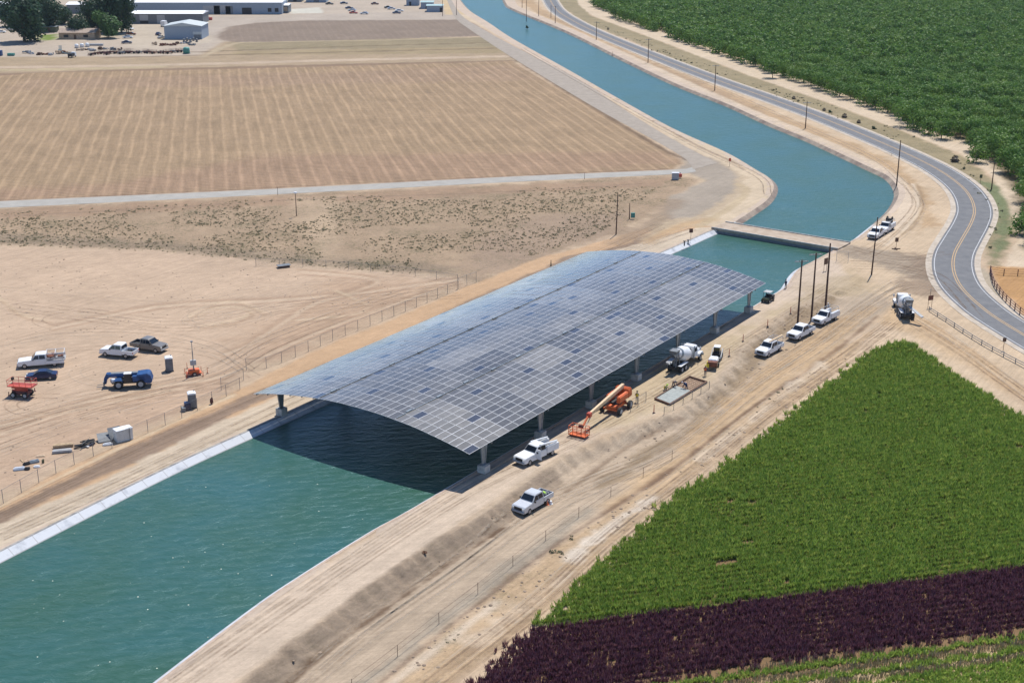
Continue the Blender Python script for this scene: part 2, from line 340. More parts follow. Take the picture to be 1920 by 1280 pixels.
zone([(760, 1340), (1000, 1150), (1120, 1030), (1250, 912), (1440, 775), (1560, 690), (1650, 615), (1700, 590), (1760, 640), (1930, 760), (2100, 860), (2100, 1000), (1200, 1500), (700, 1500)], (230, 204, 176), 1, .8, (0, 0, .8))
for k, (o_, a_) in enumerate(((0, .6), (16, .45), (34, .5))):
    zline([(900+o_, 1225), (1010+o_, 1125), (1130+o_, 1010), (1260+o_, 905), (1440+o_, 765), (1560+o_, 678)], .6, (208, 178, 148), a_, .4)
zone([(1640, 600), (1700, 560), (1760, 590), (1850, 650), (1940, 715), (2080, 800), (2080, 850), (1920, 745), (1800, 670), (1700, 620)], (222, 190, 154), 1.2, .8, (0, 0, .8), .8)
for o_ in (0, 14): zline([(1690, 590-o_), (1780, 640-o_), (1870, 705-o_), (1960, 765-o_)], .7, (200, 166, 132), .6, .4)
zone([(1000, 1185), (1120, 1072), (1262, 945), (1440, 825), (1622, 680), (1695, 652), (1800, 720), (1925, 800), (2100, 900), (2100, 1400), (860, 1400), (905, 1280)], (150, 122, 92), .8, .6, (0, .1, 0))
zone([(1100, 1310), (1440, 1250), (1920, 1186), (2100, 1166), (2100, 1400), (1000, 1400)], (206, 180, 144), .6, .4, (0, .2, 0))
# bridge approach and inner bend
zone([(1600, 452), (1680, 385), (1660, 330), (1500, 255), (1260, 150), (1060, 55), (960, 12), (1010, 0), (1060, 40), (1260, 120), (1440, 185), (1640, 258), (1752, 320), (1800, 400), (1780, 480), (1800, 540), (1920, 625), (2100, 740), (2100, 800), (1930, 730), (1760, 610), (1700, 580), (1600, 530), (1560, 480)], (224, 198, 170), 1.2, 1, (0, .05, .7))
zone([(1000, 0), (1020, 20), (1120, 72), (1260, 130), (1400, 185), (1480, 222), (1600, 268), (1690, 310), (1740, 360), (1755, 420), (1720, 440), (1725, 380), (1690, 335), (1600, 292), (1440, 225), (1300, 165), (1160, 105), (1030, 45), (960, -10)], (208, 176, 142), 1.5, 1.5, (0, .3, .7))
zone([(1040, 45), (1160, 92), (1300, 150), (1440, 212), (1440, 222), (1300, 168), (1160, 108), (1050, 60)], (184, 156, 132), 1.5, 1.5, (0, .4, .7), .6)
zline([(975, 16), (1060, 52), (1160, 97), (1260, 143), (1360, 188), (1440, 222), (1520, 255), (1620, 300), (1680, 340), (1700, 380), (1680, 420), (1640, 450)], 4, (234, 212, 190), .9, .8, .5)
zline([(1720, 345), (1730, 390), (1712, 425), (1690, 440)], 1.0, (170, 142, 112), .7, .5, .6)
zline([(1712, 345), (1722, 385), (1704, 420), (1660, 460)], 1.0, (238, 218, 196), .8)
zone([(1585, 458), (1660, 470), (1760, 480), (1790, 500), (1830, 560), (1790, 565), (1740, 530), (1690, 515), (1620, 488), (1560, 470)], (180, 162, 144), 1.5, 1.6, (0, 0, .9), .95)
zone([(1690, 470), (1770, 475), (1790, 520), (1770, 555), (1720, 560), (1690, 530), (1720, 510)], (158, 136, 118), 2, 2.4, (0, .1, 1), .75)
zone([(1500, 540), (1600, 505), (1660, 545), (1600, 560)], (196, 174, 142), 3, 2, (0, .1, 1), .6)
# verge beyond the road
zone([(1035, -20), (1055, 15), (1100, 45), (1180, 75), (1260, 110), (1350, 148), (1440, 178), (1560, 215), (1680, 268), (1760, 305), (1830, 350), (1860, 395), (1840, 450), (1850, 500), (1880, 500), (1905, 430), (1880, 350), (1800, 290), (1690, 245), (1560, 195), (1400, 140), (1240, 78), (1110, 30), (1080, -20)], (172, 156, 126), 1, 1, (0, .6, .4))
zone([(1840, 340), (1880, 350), (1897, 400), (1890, 460), (1868, 490), (1855, 480), (1872, 440), (1868, 390)], (122, 136, 98), 1.2, 1.2, (0, .9, 0), .85)
zone([(1075, -20), (1085, 10), (1110, 30), (1240, 78), (1400, 140), (1560, 195), (1690, 245), (1800, 288), (1850, 320), (1890, 375), (1910, 440), (1880, 500), (1860, 512), (1940, 512), (1960, 300), (1830, 260), (1560, 170), (1180, 40), (1100, -20)], (230, 208, 184), .8, .6, (0, .1, .5))
zone([(1850, 498), (1920, 500), (2100, 500), (2100, 740), (1920, 595), (1870, 540)], (206, 160, 112), 1, .8, (0, .15, .8))
zone([(1840, 500), (1856, 512), (1875, 555), (1920, 600), (2100, 745), (2100, 790), (1920, 622), (1850, 560), (1830, 520)], (196, 180, 160), .8, .8, (0, .1, .5))
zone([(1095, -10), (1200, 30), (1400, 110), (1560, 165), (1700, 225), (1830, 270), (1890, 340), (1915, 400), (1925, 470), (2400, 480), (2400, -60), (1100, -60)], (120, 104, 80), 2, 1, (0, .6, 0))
zone([(300, 66), (390, 60), (396, 80), (260, 92), (232, 85), (248, 46), (305, 42)], (212, 196, 178), 1, 1, None, .8)
zone([(70, 66), (104, 64), (106, 75), (76, 77)], (128, 150, 70), .8, .5, (0, .3, 0)); zone([(194, 60), (224, 60), (222, 67), (196, 68)], (128, 150, 70), .8, .5, (0, .3, 0))
zone([(540, 18), (600, 14), (606, 25), (544, 26)], (226, 220, 208), 1, .5)
zone([(820, -20), (860, -20), (880, 28), (835, 28)], (222, 196, 160), 1, .8)
gz = terr(gx, gy)
q_, s_, t_, L_ = polydist(gx, gy, SLOPE); dd = q_*s_
rill = ((vnoise(t_, dd*.25, 1.3)-.5)*.55+(vnoise(t_+40, dd*.15, 2.1)-.5)*.35)*sstep(0, .6, dd)*sstep(4.2, 1.5, dd)*(t_ > 0)*(t_ < L_)*(gy < 300)
gz = gz+rill
gz[inpoly(gx, gy, CANAL)] = -4
gz = gz+(vnoise(gx, gy, .35)-.5)*.06*(MSK[:, 0] < .5)*(gy < 500)+(vnoise(gx, gy, 1.1)-.5)*.05*np.clip(MSK[:, 2], 0, 1)*(gy < 330)
gz = np.where(gy > 1100, -.5, gz)
ii = np.arange(NX*NY).reshape(NY, NX)
fc = np.stack([ii[:-1, :-1], ii[:-1, 1:], ii[1:, 1:], ii[1:, :-1]], -1).reshape(-1, 4)
me = bpy.data.meshes.new('ground')
me.vertices.add(NV); me.vertices.foreach_set('co', np.stack([gx, gy, gz], 1).ravel())
me.loops.add(fc.size); me.loops.foreach_set('vertex_index', fc.ravel())
me.polygons.add(len(fc)); me.polygons.foreach_set('loop_start', np.arange(0, fc.size, 4)); me.polygons.foreach_set('loop_total', np.full(len(fc), 4))
me.update(); me.validate()
COL = COL*np.array([1.045, 1.04, .985])
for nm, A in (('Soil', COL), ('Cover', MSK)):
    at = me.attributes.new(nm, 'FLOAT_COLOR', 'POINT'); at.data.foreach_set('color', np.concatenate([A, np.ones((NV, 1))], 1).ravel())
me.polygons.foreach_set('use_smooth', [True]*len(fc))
# --- soil shader
def soil_mat(name='soil', fixed=None):
    m = bpy.data.materials.new(name); m.use_nodes = True; t = m.node_tree; L = t.links.new
    b = t.nodes['Principled BSDF']; b.inputs['Roughness'].default_value = .95; b.inputs['Specular IOR Level'].default_value = .15
    geo = t.nodes.new('ShaderNodeNewGeometry').outputs['Position']
    def math_(op, a, b_=None, c=None):
        n = t.nodes.new('ShaderNodeMath'); n.operation = op
        for i, v in enumerate((a, b_, c)):
            if v is None: continue
            if isinstance(v, (int, float)): n.inputs[i].default_value = v
            else: L(v, n.inputs[i])
        return n.outputs[0]
    def noise(sc, detail=4, rough=.6, loc=None, dist=0.0):
        n = t.nodes.new('ShaderNodeTexNoise'); n.inputs['Scale'].default_value = sc; n.inputs['Detail'].default_value = detail
        n.inputs['Roughness'].default_value = rough; n.inputs['Distortion'].default_value = dist; L(loc or geo, n.inputs['Vector']); return n.outputs['Fac']
    def mapping(rz, sc):
        n = t.nodes.new('ShaderNodeMapping'); n.vector_type = 'TEXTURE'; n.inputs['Rotation'].default_value = (0, 0, -rz); n.inputs['Scale'].default_value = tuple(1/q for q in sc)
        L(geo, n.inputs['Vector']); return n.outputs[0]
    def rng_(v, a, b_, c, d):
        n = t.nodes.new('ShaderNodeMapRange'); L(v, n.inputs['Value'])
        for i, q in enumerate((a, b_, c, d)): n.inputs[i+1].default_value = q
        return n.outputs[0]
    if fixed is None:
        a1 = t.nodes.new('ShaderNodeAttribute'); a1.attribute_name = 'Soil'; colr = a1.outputs['Color']
        a2 = t.nodes.new('ShaderNodeAttribute'); a2.attribute_name = 'Cover'; sp = t.nodes.new('ShaderNodeSeparateColor'); L(a2.outputs['Color'], sp.inputs[0])
        mr, mg, mb = sp.outputs
    else:
        v = t.nodes.new('ShaderNodeRGB'); v.outputs[0].default_value = (*fixed, 1); colr = v.outputs[0]
        z = t.nodes.new('ShaderNodeValue'); z.outputs[0].default_value = 0; mr = mg = z.outputs[0]
        z = t.nodes.new('ShaderNodeValue'); z.outputs[0].default_value = .8; mb = z.outputs[0]
    # plain soil variation
    n1 = rng_(noise(.06, 5, .6), .3, .7, .90, 1.08); n2 = rng_(noise(.45, 6, .75), .3, .7, .88, 1.10); n3 = rng_(noise(3.0, 5, .8), .25, .75, .84, 1.14)
    f = math_('MULTIPLY', math_('MULTIPLY', n1, n2), n3)
    # wheel tracks: noise drawn out along the canal, and a curving one elsewhere
    ua = math.atan2(U[1], U[0])
    tr1 = noise(1.0, 7, .75, mapping(-ua, (.05, 1.9, 1)), .3)
    tr2 = noise(1.0, 6, .72, mapping(R(-12), (.07, .8, 1)), 1.6)
    tr = math_('ADD', math_('MULTIPLY', tr1, .62), math_('MULTIPLY', tr2, .38))
    f = math_('MULTIPLY', f, math_('ADD', 1.0, math_('MULTIPLY', mb, rng_(tr, .38, .62, -.24, .16))))
    # plough rows
    d = np.array([(385-960)/F, cos(TH)+sin(TH)*(887/F)]); d /= np.linalg.norm(d); ra = math.atan2(d[1], d[0])
    sx = t.nodes.new('ShaderNodeSeparateXYZ'); L(mapping(-ra, (1, 1, 1)), sx.inputs[0])
    wob = rng_(noise(.03, 2), 0, 1, -.8, .8)
    ac = math_('ADD', sx.outputs[1], wob)
    s1 = math_('PINGPONG', ac, 1.85); s1 = rng_(s1, 0, .75, 1, 0)
    s1 = math_('MULTIPLY', s1, rng_(noise(.12, 3), .35, .6, .75, 1.1))
    broad = rng_(math_('MULTIPLY', noise(1.0, 5, .75, mapping(-ra, (.05, .55, 1))), 1.0), .38, .60, -.16, .04)
    al = math_('PINGPONG', math_('ADD', sx.outputs[0], rng_(noise(.03, 2), 0, 1, -2, 2)), .9)
    s2 = rng_(al, .15, .75, -.17, .08)
    ps = math_('ADD', math_('ADD', math_('MULTIPLY', s1, .24), broad), math_('ADD', math_('MULTIPLY', s2, rng_(noise(.08, 3), .4, .65, .2, 1.3)), rng_(noise(1.6, 4, .8), .3, .7, -.07, .05)))
    f = math_('MULTIPLY', f, math_('ADD', 1.0, math_('MULTIPLY', mr, ps)))
    mx = t.nodes.new('ShaderNodeMix'); mx.data_type = 'RGBA'; mx.blend_type = 'MULTIPLY'; mx.inputs[0].default_value = 1
    cc = t.nodes.new('ShaderNodeCombineColor'); [L(f, cc.inputs[i]) for i in range(3)]
    L(colr, mx.inputs[6]); L(cc.outputs[0], mx.inputs[7]); out = mx.outputs[2]
    # dry stubble and weeds as ragged small patches
    wn = math_('ADD', math_('MULTIPLY', noise(1.3, 6, .85), .7), math_('MULTIPLY', noise(.13, 3), .3))
    for lo, hi, c_, am in ((.50, .56, PC(120, 116, 84), .6), (.455, .40, PC(205, 190, 150), .45), (.57, .62, PC(84, 90, 62), .8)):
        wm = math_('MULTIPLY', math_('MULTIPLY', rng_(wn, lo, hi, 0, 1), mg), am)
        q = t.nodes.new('ShaderNodeMix'); q.data_type = 'RGBA'; q.clamp_factor = True; L(wm, q.inputs[0]); L(out, q.inputs[6]); q.inputs[7].default_value = (*c_, 1); out = q.outputs[2]
    L(out, b.inputs['Base Color'])
    bp = t.nodes.new('ShaderNodeBump'); bp.inputs['Strength'].default_value = .5; bp.inputs['Distance'].default_value = .25
    hh = math_('ADD', math_('ADD', math_('MULTIPLY', noise(2.5, 6, .75), .6), math_('MULTIPLY', math_('MULTIPLY', tr, mb), 1.2)), math_('MULTIPLY', math_('MULTIPLY', al, mr), .35))
    L(hh, bp.inputs['Height']); L(bp.outputs[0], b.inputs['Normal'])
    return m
gro = bpy.data.objects.new('ground', me); col.objects.link(gro); me.materials.append(soil_mat()); gro['kind'] = 'structure'
# ------------------------------------------------------------ canal: lining, banks, water
def strip3(name, A, B, za, zb, m, kind='structure'):
    n = len(A); vs = [(A[i][0], A[i][1], za) for i in range(n)]+[(B[i][0], B[i][1], zb) for i in range(n)]
    o = MB().add(vs, [(i, i+1, n+i+1, n+i) for i in range(n-1)]).build(name, m); o['kind'] = kind; return o
def patchy(name, c1, c2, sc, lo=.42, hi=.58, rough=.85, stretch=None, bump=.3):
    m = bpy.data.materials.new(name); m.use_nodes = True; t = m.node_tree; b = t.nodes['Principled BSDF']; b.inputs['Roughness'].default_value = rough
    b.inputs['Specular IOR Level'].default_value = .3
    gg = t.nodes.new('ShaderNodeNewGeometry').outputs['Position']
    mp = t.nodes.new('ShaderNodeMapping'); t.links.new(gg, mp.inputs[0]); mp.vector_type = 'TEXTURE'
    if stretch: mp.inputs['Rotation'].default_value = (0, 0, stretch[0]); mp.inputs['Scale'].default_value = (1/stretch[1], 1/stretch[2], 1)
    n = t.nodes.new('ShaderNodeTexNoise'); n.inputs['Scale'].default_value = sc; n.inputs['Detail'].default_value = 6; n.inputs['Roughness'].default_value = .7
    t.links.new(mp.outputs[0], n.inputs[0])
    cr = t.nodes.new('ShaderNodeValToRGB'); cr.color_ramp.elements[0].position = lo; cr.color_ramp.elements[1].position = hi
    cr.color_ramp.elements[0].color = (*c1, 1); cr.color_ramp.elements[1].color = (*c2, 1)
    t.links.new(n.outputs['Fac'], cr.inputs[0]); t.links.new(cr.outputs[0], b.inputs['Base Color'])
    bp = t.nodes.new('ShaderNodeBump'); bp.inputs['Strength'].default_value = bump; t.links.new(n.outputs['Fac'], bp.inputs['Height']); t.links.new(bp.outputs[0], b.inputs['Normal'])
    return m
CM = patchy('pale_concrete', PC(205, 208, 214), PC(246, 247, 250), .35, .32, .48)
CB = patchy('old_concrete', PC(150, 132, 120), PC(196, 178, 158), .22, .4, .62)
def byY(pl, y0, y1): m_ = (pl[:, 1] >= y0) & (pl[:, 1] <= y1); return pl[m_]
_t = CM.node_tree; _b = _t.nodes['Principled BSDF']; _src = _b.inputs['Base Color'].links[0].from_socket
_d = _t.nodes.new('ShaderNodeVectorMath'); _d.operation = 'DOT_PRODUCT'; _d.inputs[1].default_value = (U[0], U[1], 0); _g = _t.nodes.new('ShaderNodeNewGeometry'); _t.links.new(_g.outputs['Position'], _d.inputs[0])
_p = _t.nodes.new('ShaderNodeMath'); _p.operation = 'PINGPONG'; _p.inputs[1].default_value = 1.8; _t.links.new(_d.outputs['Value'], _p.inputs[0])
_r = _t.nodes.new('ShaderNodeMapRange'); _r.inputs[1].default_value = 0; _r.inputs[2].default_value = .09; _r.inputs[3].default_value = .5; _r.inputs[4].default_value = 0; _t.links.new(_p.outputs[0], _r.inputs[0])
_s = _t.nodes.new('ShaderNodeSeparateXYZ'); _t.links.new(_g.outputs['Position'], _s.inputs[0]); _q = _t.nodes.new('ShaderNodeMapRange'); _q.inputs[1].default_value = WL+.04; _q.inputs[2].default_value = WL+.10; _q.inputs[3].default_value = .5; _q.inputs[4].default_value = 0; _t.links.new(_s.outputs['Z'], _q.inputs[0])
_m = _t.nodes.new('ShaderNodeMath'); _m.operation = 'MAXIMUM'; _t.links.new(_r.outputs[0], _m.inputs[0]); _t.links.new(_q.outputs[0], _m.inputs[1])
_x = _t.nodes.new('ShaderNodeMix'); _x.data_type = 'RGBA'; _t.links.new(_m.outputs[0], _x.inputs[0]); _t.links.new(_src, _x.inputs[6]); _x.inputs[7].default_value = (*PC(128, 112, 96), 1); _t.links.new(_x.outputs[2], _b.inputs['Base Color'])
YB = g(1460, 445)[1]
for nm, C_, sg in (('canal_lining', LCREST, 1), ('canal_lining', RCREST, -1)):
    for a_, b_, mm in ((0, YB+14, CM), (YB+11, 2000, CB)):
        k = byY(C_, a_, b_); o2 = offset(k, sg*LS*2.6)
        strip3(nm, k, o2, .0, WL*2.6, mm)
lipm = patchy('lip_concrete', PC(150, 148, 146), PC(196, 190, 182), .8)
for C_, sg in ((LCREST, -1), (RCREST, -1*-1)):
    k = byY(C_, 0, YB+8); o1 = offset(k, sg*.35)
    strip3('canal_lip', k, o1, .03, .03, lipm if sg < 0 else patchy('lip_pale', PC(205, 178, 156), PC(224, 200, 178), .8))
    k2 = C_; wd = np.clip(1.0+.009*(k2[:, 1]-270), 1.0, 9)
    t_ = np.gradient(k2, axis=0); t_ /= np.linalg.norm(t_, axis=1)[:, None]; q2 = k2+np.stack([t_[:, 1], -t_[:, 0]], 1)*(sg*wd)[:, None]
    strip3('canal_bank', k2, q2, .012, .008, soil_mat('bank_soil', PC(226, 204, 182)) if 'bank_soil' not in bpy.data.materials else bpy.data.materials['bank_soil'])
# water surface with a little real chop near the camera
def water_mat():
    m = bpy.data.materials.new('canal_water'); m.use_nodes = True; t = m.node_tree; L = t.links.new; b = t.nodes['Principled BSDF']
    gg = t.nodes.new('ShaderNodeNewGeometry').outputs['Position']
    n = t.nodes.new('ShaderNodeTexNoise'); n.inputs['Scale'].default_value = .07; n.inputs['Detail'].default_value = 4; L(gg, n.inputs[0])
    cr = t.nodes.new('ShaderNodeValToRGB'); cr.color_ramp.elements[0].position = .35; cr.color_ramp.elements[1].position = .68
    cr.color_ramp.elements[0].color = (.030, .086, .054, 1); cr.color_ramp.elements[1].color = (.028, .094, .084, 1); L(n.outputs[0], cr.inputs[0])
    # drifting foam wisps
    mp = t.nodes.new('ShaderNodeMapping'); mp.vector_type = 'TEXTURE'; mp.inputs['Rotation'].default_value = (0, 0, R(50)); mp.inputs['Scale'].default_value = (9, 3, 1); L(gg, mp.inputs[0])
    f1 = t.nodes.new('ShaderNodeTexNoise'); f1.inputs['Scale'].default_value = 1; f1.inputs['Detail'].default_value = 8; f1.inputs['Roughness'].default_value = .68; f1.inputs['Distortion'].default_value = 1.8; L(mp.outputs[0], f1.inputs[0])
    r1 = t.nodes.new('ShaderNodeMapRange'); r1.inputs[1].default_value = .68; r1.inputs[2].default_value = .86; r1.inputs[4].default_value = .35; L(f1.outputs[0], r1.inputs[0])
    mx = t.nodes.new('ShaderNodeMix'); mx.data_type = 'RGBA'; L(r1.outputs[0], mx.inputs[0]); L(cr.outputs[0], mx.inputs[6]); mx.inputs[7].default_value = (.24, .31, .30, 1)
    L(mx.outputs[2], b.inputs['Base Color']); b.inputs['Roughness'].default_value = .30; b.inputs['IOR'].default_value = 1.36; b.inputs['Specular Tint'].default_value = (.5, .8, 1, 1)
    mp2 = t.nodes.new('ShaderNodeMapping'); mp2.vector_type = 'TEXTURE'; mp2.inputs['Rotation'].default_value = (0, 0, R(8)); mp2.inputs['Scale'].default_value = (2.2, 1.0, 1); L(gg, mp2.inputs[0])
    w1 = t.nodes.new('ShaderNodeTexNoise'); w1.inputs['Scale'].default_value = 1.0; w1.inputs['Detail'].default_value = 6; w1.inputs['Roughness'].default_value = .62; w1.inputs['Distortion'].default_value = .6; L(mp2.outputs[0], w1.inputs[0])
    bp = t.nodes.new('ShaderNodeBump'); bp.inputs['Strength'].default_value = .75; bp.inputs['Distance'].default_value = .30; L(w1.outputs[0], bp.inputs['Height']); L(bp.outputs[0], b.inputs['Normal'])
    return m
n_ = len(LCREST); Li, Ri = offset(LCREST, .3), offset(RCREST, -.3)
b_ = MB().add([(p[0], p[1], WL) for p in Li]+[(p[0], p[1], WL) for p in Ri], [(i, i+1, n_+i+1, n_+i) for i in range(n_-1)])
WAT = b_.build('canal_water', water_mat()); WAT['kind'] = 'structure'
# ------------------------------------------------------------ roads
ASPH = patchy('asphalt', PC(122, 123, 126), PC(148, 147, 147), .45, .3, .7, .9, None, .15)
GREYR = patchy('worn_asphalt', PC(176, 163, 148), PC(194, 181, 165), .35, .35, .65, .95, None, .15)
RC = smooth(GP([(1012, -45), (1022, -20), (1031, 0), (1045, 20), (1072, 38), (1120, 62), (1215, 101), (1335, 147), (1440, 184), (1540, 221), (1640, 262), (1712, 294), (1762, 320), (1800, 347), (1820, 371), (1827, 396), (1820, 420), (1803, 450), (1790, 475), (1787, 500), (1795, 527), (1815, 553), (1852, 585), (1890, 610), (1930, 634), (2000, 675), (2120, 745)]), 7)
sheet('road', offset(RC, -4.1), offset(RC, 4.1), .045, ASPH)
shl = patchy('road_shoulder', PC(206, 190, 170), PC(228, 212, 192), .5)
for s_ in (-1, 1): sheet('road_shoulder', offset(RC, s_*4.1), offset(RC, s_*5.3), .04, shl)
YM = patchy('road_yellow', PC(214, 176, 128), PC(226, 192, 146), 1.2); WM = patchy('road_white', PC(214, 214, 216), PC(236, 236, 236), 1.2)
yfar = resample(RC, 400)
for s_ in (-1, 1):
    sheet('road_marking', offset(yfar, s_*.22-.09), offset(yfar, s_*.22+.09), .05, YM)
    e_ = yfar if s_ > 0 else yfar
    sheet('road_marking', offset(e_, s_*3.6-.08), offset(e_, s_*3.6+.08), .05, WM)
top = smooth(GP([(-420, 396), (0, 377.5), (480, 356), (960, 331.5), (1262, 318.5), (1300, 313)]), 6); bot = smooth(GP([(-420, 410), (0, 390), (480, 366.5), (960, 341.5), (1262, 327), (1305, 322)]), 6)
sheet('farm_road', resample(top, 60), resample(bot, 60), .03, patchy('chip_seal', PC(186, 181, 172), PC(202, 196, 186), .3, .35, .65, .95))
a_ = resample(smooth(GP([(838, 0), (853, 33), (880, 55), (955, 105), (1110, 199), (1210, 254), (1282, 296), (1300, 318)]), 5), 80)
c_ = resample(smooth(GP([(846, 0), (866, 30), (905, 55), (962, 86), (1085, 150), (1185, 215), (1262, 262), (1345, 306)]), 5), 80)
sheet('service_road', a_, c_, .034, GREYR)

# ------------------------------------------------------------ tyre tracks: thin ragged ribbons of disturbed soil
def track_mat(name, c):
    m = bpy.data.materials.new(name); m.use_nodes = True; t = m.node_tree; L = t.links.new; b = t.nodes['Principled BSDF']; b.inputs['Roughness'].default_value = 1; b.inputs['Specular IOR Level'].default_value = .1; b.inputs['Base Color'].default_value = (*c, 1)
    gg = t.nodes.new('ShaderNodeNewGeometry').outputs['Position']; n = t.nodes.new('ShaderNodeTexNoise'); n.inputs['Scale'].default_value = .35; n.inputs['Detail'].default_value = 7; n.inputs['Roughness'].default_value = .8; L(gg, n.inputs[0])
    r = t.nodes.new('ShaderNodeMapRange'); r.inputs[1].default_value = .36; r.inputs[2].default_value = .66; r.inputs[3].default_value = 0; r.inputs[4].default_value = .36; L(n.outputs[0], r.inputs[0])
    tr = t.nodes.new('ShaderNodeBsdfTransparent'); ms = t.nodes.new('ShaderNodeMixShader'); L(r.outputs[0], ms.inputs[0]); L(tr.outputs[0], ms.inputs[1]); L(b.outputs[0], ms.inputs[2]); L(ms.outputs[0], t.nodes['Material Output'].inputs[0]); return m
TM = {'dark': (MB(), track_mat('track_dark', PC(168, 142, 118))), 'pale': (MB(), track_mat('track_pale', PC(240, 222, 198)))}
def track(px, tone='dark', gauge=1.75, w_=.3, z=.05, double=True):
    pl = smooth([P(*q)[:2] for q in px], 8); pl = resample(pl, max(8, int(np.hypot(*np.diff(pl, axis=0).T).sum()/1.0)))
    for sg in ((-1, 1) if double else (0,)):
        a, c = offset(pl, sg*gauge/2-w_/2), offset(pl, sg*gauge/2+w_/2); za, zc = terr(a[:, 0], a[:, 1])+z, terr(c[:, 0], c[:, 1])+z; n = len(pl)
        TM[tone][0].add([(a[i][0], a[i][1], za[i]) for i in range(n)]+[(c[i][0], c[i][1], zc[i]) for i in range(n)], [(i, i+1, n+i+1, n+i) for i in range(n-1)])
rt_ = random.Random(21)
def par(base, n, spread, tones=('dark', 'pale', 'dark')):
    for k in range(n):
        o = rt_.uniform(-spread, spread); wv = rt_.uniform(-spread, spread)*.3; m_ = len(base)
        track([(x+o*.6+wv*sin(i*1.3+k), y+o*.8+wv*cos(i*.9+k)) for i, (x, y) in enumerate(base)], rt_.choice(tones), z=.04+.003*k)
par([(330, 1282), (520, 1150), (760, 990), (900, 905), (1050, 835), (1220, 745), (1420, 630), (1560, 540)], 4, 10)
par([(560, 1290), (700, 1175), (860, 1065), (1000, 965), (1130, 905), (1270, 840), (1430, 715), (1600, 600), (1690, 540)], 8, 15)
par([(800, 1290), (1000, 1135), (1150, 1000), (1300, 885), (1450, 765), (1600, 660), (1680, 600)], 7, 14)
par([(0, 1008), (200, 918), (470, 790), (760, 655), (1100, 505), (1300, 432)], 5, 9)
par([(0, 968), (250, 848), (470, 750), (800, 612), (1120, 478), (1240, 425)], 3, 6)
par([(1700, 590), (1800, 650), (1900, 722), (1990, 790)], 5, 18); par([(1440, 365), (1420, 330), (1300, 272), (1150, 190), (980, 92)], 3, 4)
par([(1600, 500), (1690, 505), (1770, 530), (1830, 590)], 5, 14, ('dark',)); par([(1600, 470), (1690, 490), (1780, 480)], 4, 8, ('dark',)); par([(1560, 620), (1640, 560), (1700, 530), (1775, 540)], 5, 14)
par([(1700, 345), (1722, 385), (1690, 430), (1640, 470), (1600, 480)], 4, 12); par([(1010, 25), (1160, 88), (1330, 160), (1500, 235), (1640, 300), (1700, 350)], 3, 5)
par([(0, 800), (120, 765), (260, 735), (400, 705), (520, 640), (700, 575), (860, 530)], 6, 26); par([(470, 700), (400, 660), (280, 640), (120, 640), (0, 660)], 4, 26)
par([(0, 560), (160, 575), (330, 590), (520, 560), (700, 545), (850, 535)], 5, 30); par([(0, 850), (130, 800), (230, 770), (330, 745), (440, 735)], 4, 16)
for cx_, cy_, rx_, ry_ in ((430, 592, 70, 17), (400, 600, 50, 12), (640, 552, 50, 14), (230, 700, 90, 22), (150, 600, 80, 18), (90, 760, 70, 18)):
    track([(cx_+rx_*cos(a), cy_+ry_*sin(a)) for a in np.linspace(rt_.uniform(0, 3), rt_.uniform(4, 7), 9)], rt_.choice(('dark', 'pale')))
for k, (b, m_) in TM.items(): o = b.build('tyre_tracks', m_); o['kind'] = 'structure'
# ------------------------------------------------------------ solar canopy
EH = 4.45
A3, B3, C3 = g(473, 740, EH), g(880, 853, EH), g(1436, 532, EH)
cu = (C3-B3)[:2]; CL = np.hypot(*cu); cu /= CL; cv = np.array([-cu[1], cu[0]]); CW = float(np.dot((A3-B3)[:2], cv))
NC, NR = 34, 40; RISE = 2.3
ca = thing('solar_canopy', 'long arched roof of grey solar panels spanning the canal on steel posts', 'solar canopy', (B3[0], B3[1], 0), math.atan2(cu[1], cu[0]))
# local frame: x along the canal, y across towards the left bank
def arc(v): q = 2*v/CW-1; return EH+RISE*(1-q*q)
PW, PL = (CW-2*.25)/NC, CL/NR
def panel_mat(name, c, rough):
    m = bpy.data.materials.new(name); m.use_nodes = True; t = m.node_tree; b = t.nodes['Principled BSDF']
    at = t.nodes.new('ShaderNodeAttribute'); at.attribute_name = 'Tint'
    gg = t.nodes.new('ShaderNodeNewGeometry').outputs['Position']; n = t.nodes.new('ShaderNodeTexNoise'); n.inputs['Scale'].default_value = 1.3; n.inputs['Detail'].default_value = 5; t.links.new(gg, n.inputs[0])
    r = t.nodes.new('ShaderNodeMapRange'); r.inputs[1].default_value = .3; r.inputs[2].default_value = .7; r.inputs[3].default_value = .85; r.inputs[4].default_value = 1.15; t.links.new(n.outputs[0], r.inputs[0])
    mx = t.nodes.new('ShaderNodeMix'); mx.data_type = 'RGBA'; mx.blend_type = 'MULTIPLY'; mx.inputs[0].default_value = 1
    cc = t.nodes.new('ShaderNodeCombineColor'); [t.links.new(r.outputs[0], cc.inputs[i]) for i in range(3)]
    t.links.new(at.outputs['Color'], mx.inputs[6]); t.links.new(cc.outputs[0], mx.inputs[7]); t.links.new(mx.outputs[2], b.inputs['Base Color'])
    b.inputs['Roughness'].default_value = rough; b.inputs['IOR'].default_value = 1.52; b.inputs['Specular IOR Level'].default_value = 1.0
    return m
PG = panel_mat('panel_glass', None, .17); FR = mat('panel_frame', (.50, .50, .51), .45, .1, .06)
rs = random.Random(5)
gap = {11: .12, 23: .24}
def vcol(i): return .0+i*PW+(.25 if i >= 23 else .12 if i >= 11 else 0)
BT = {}
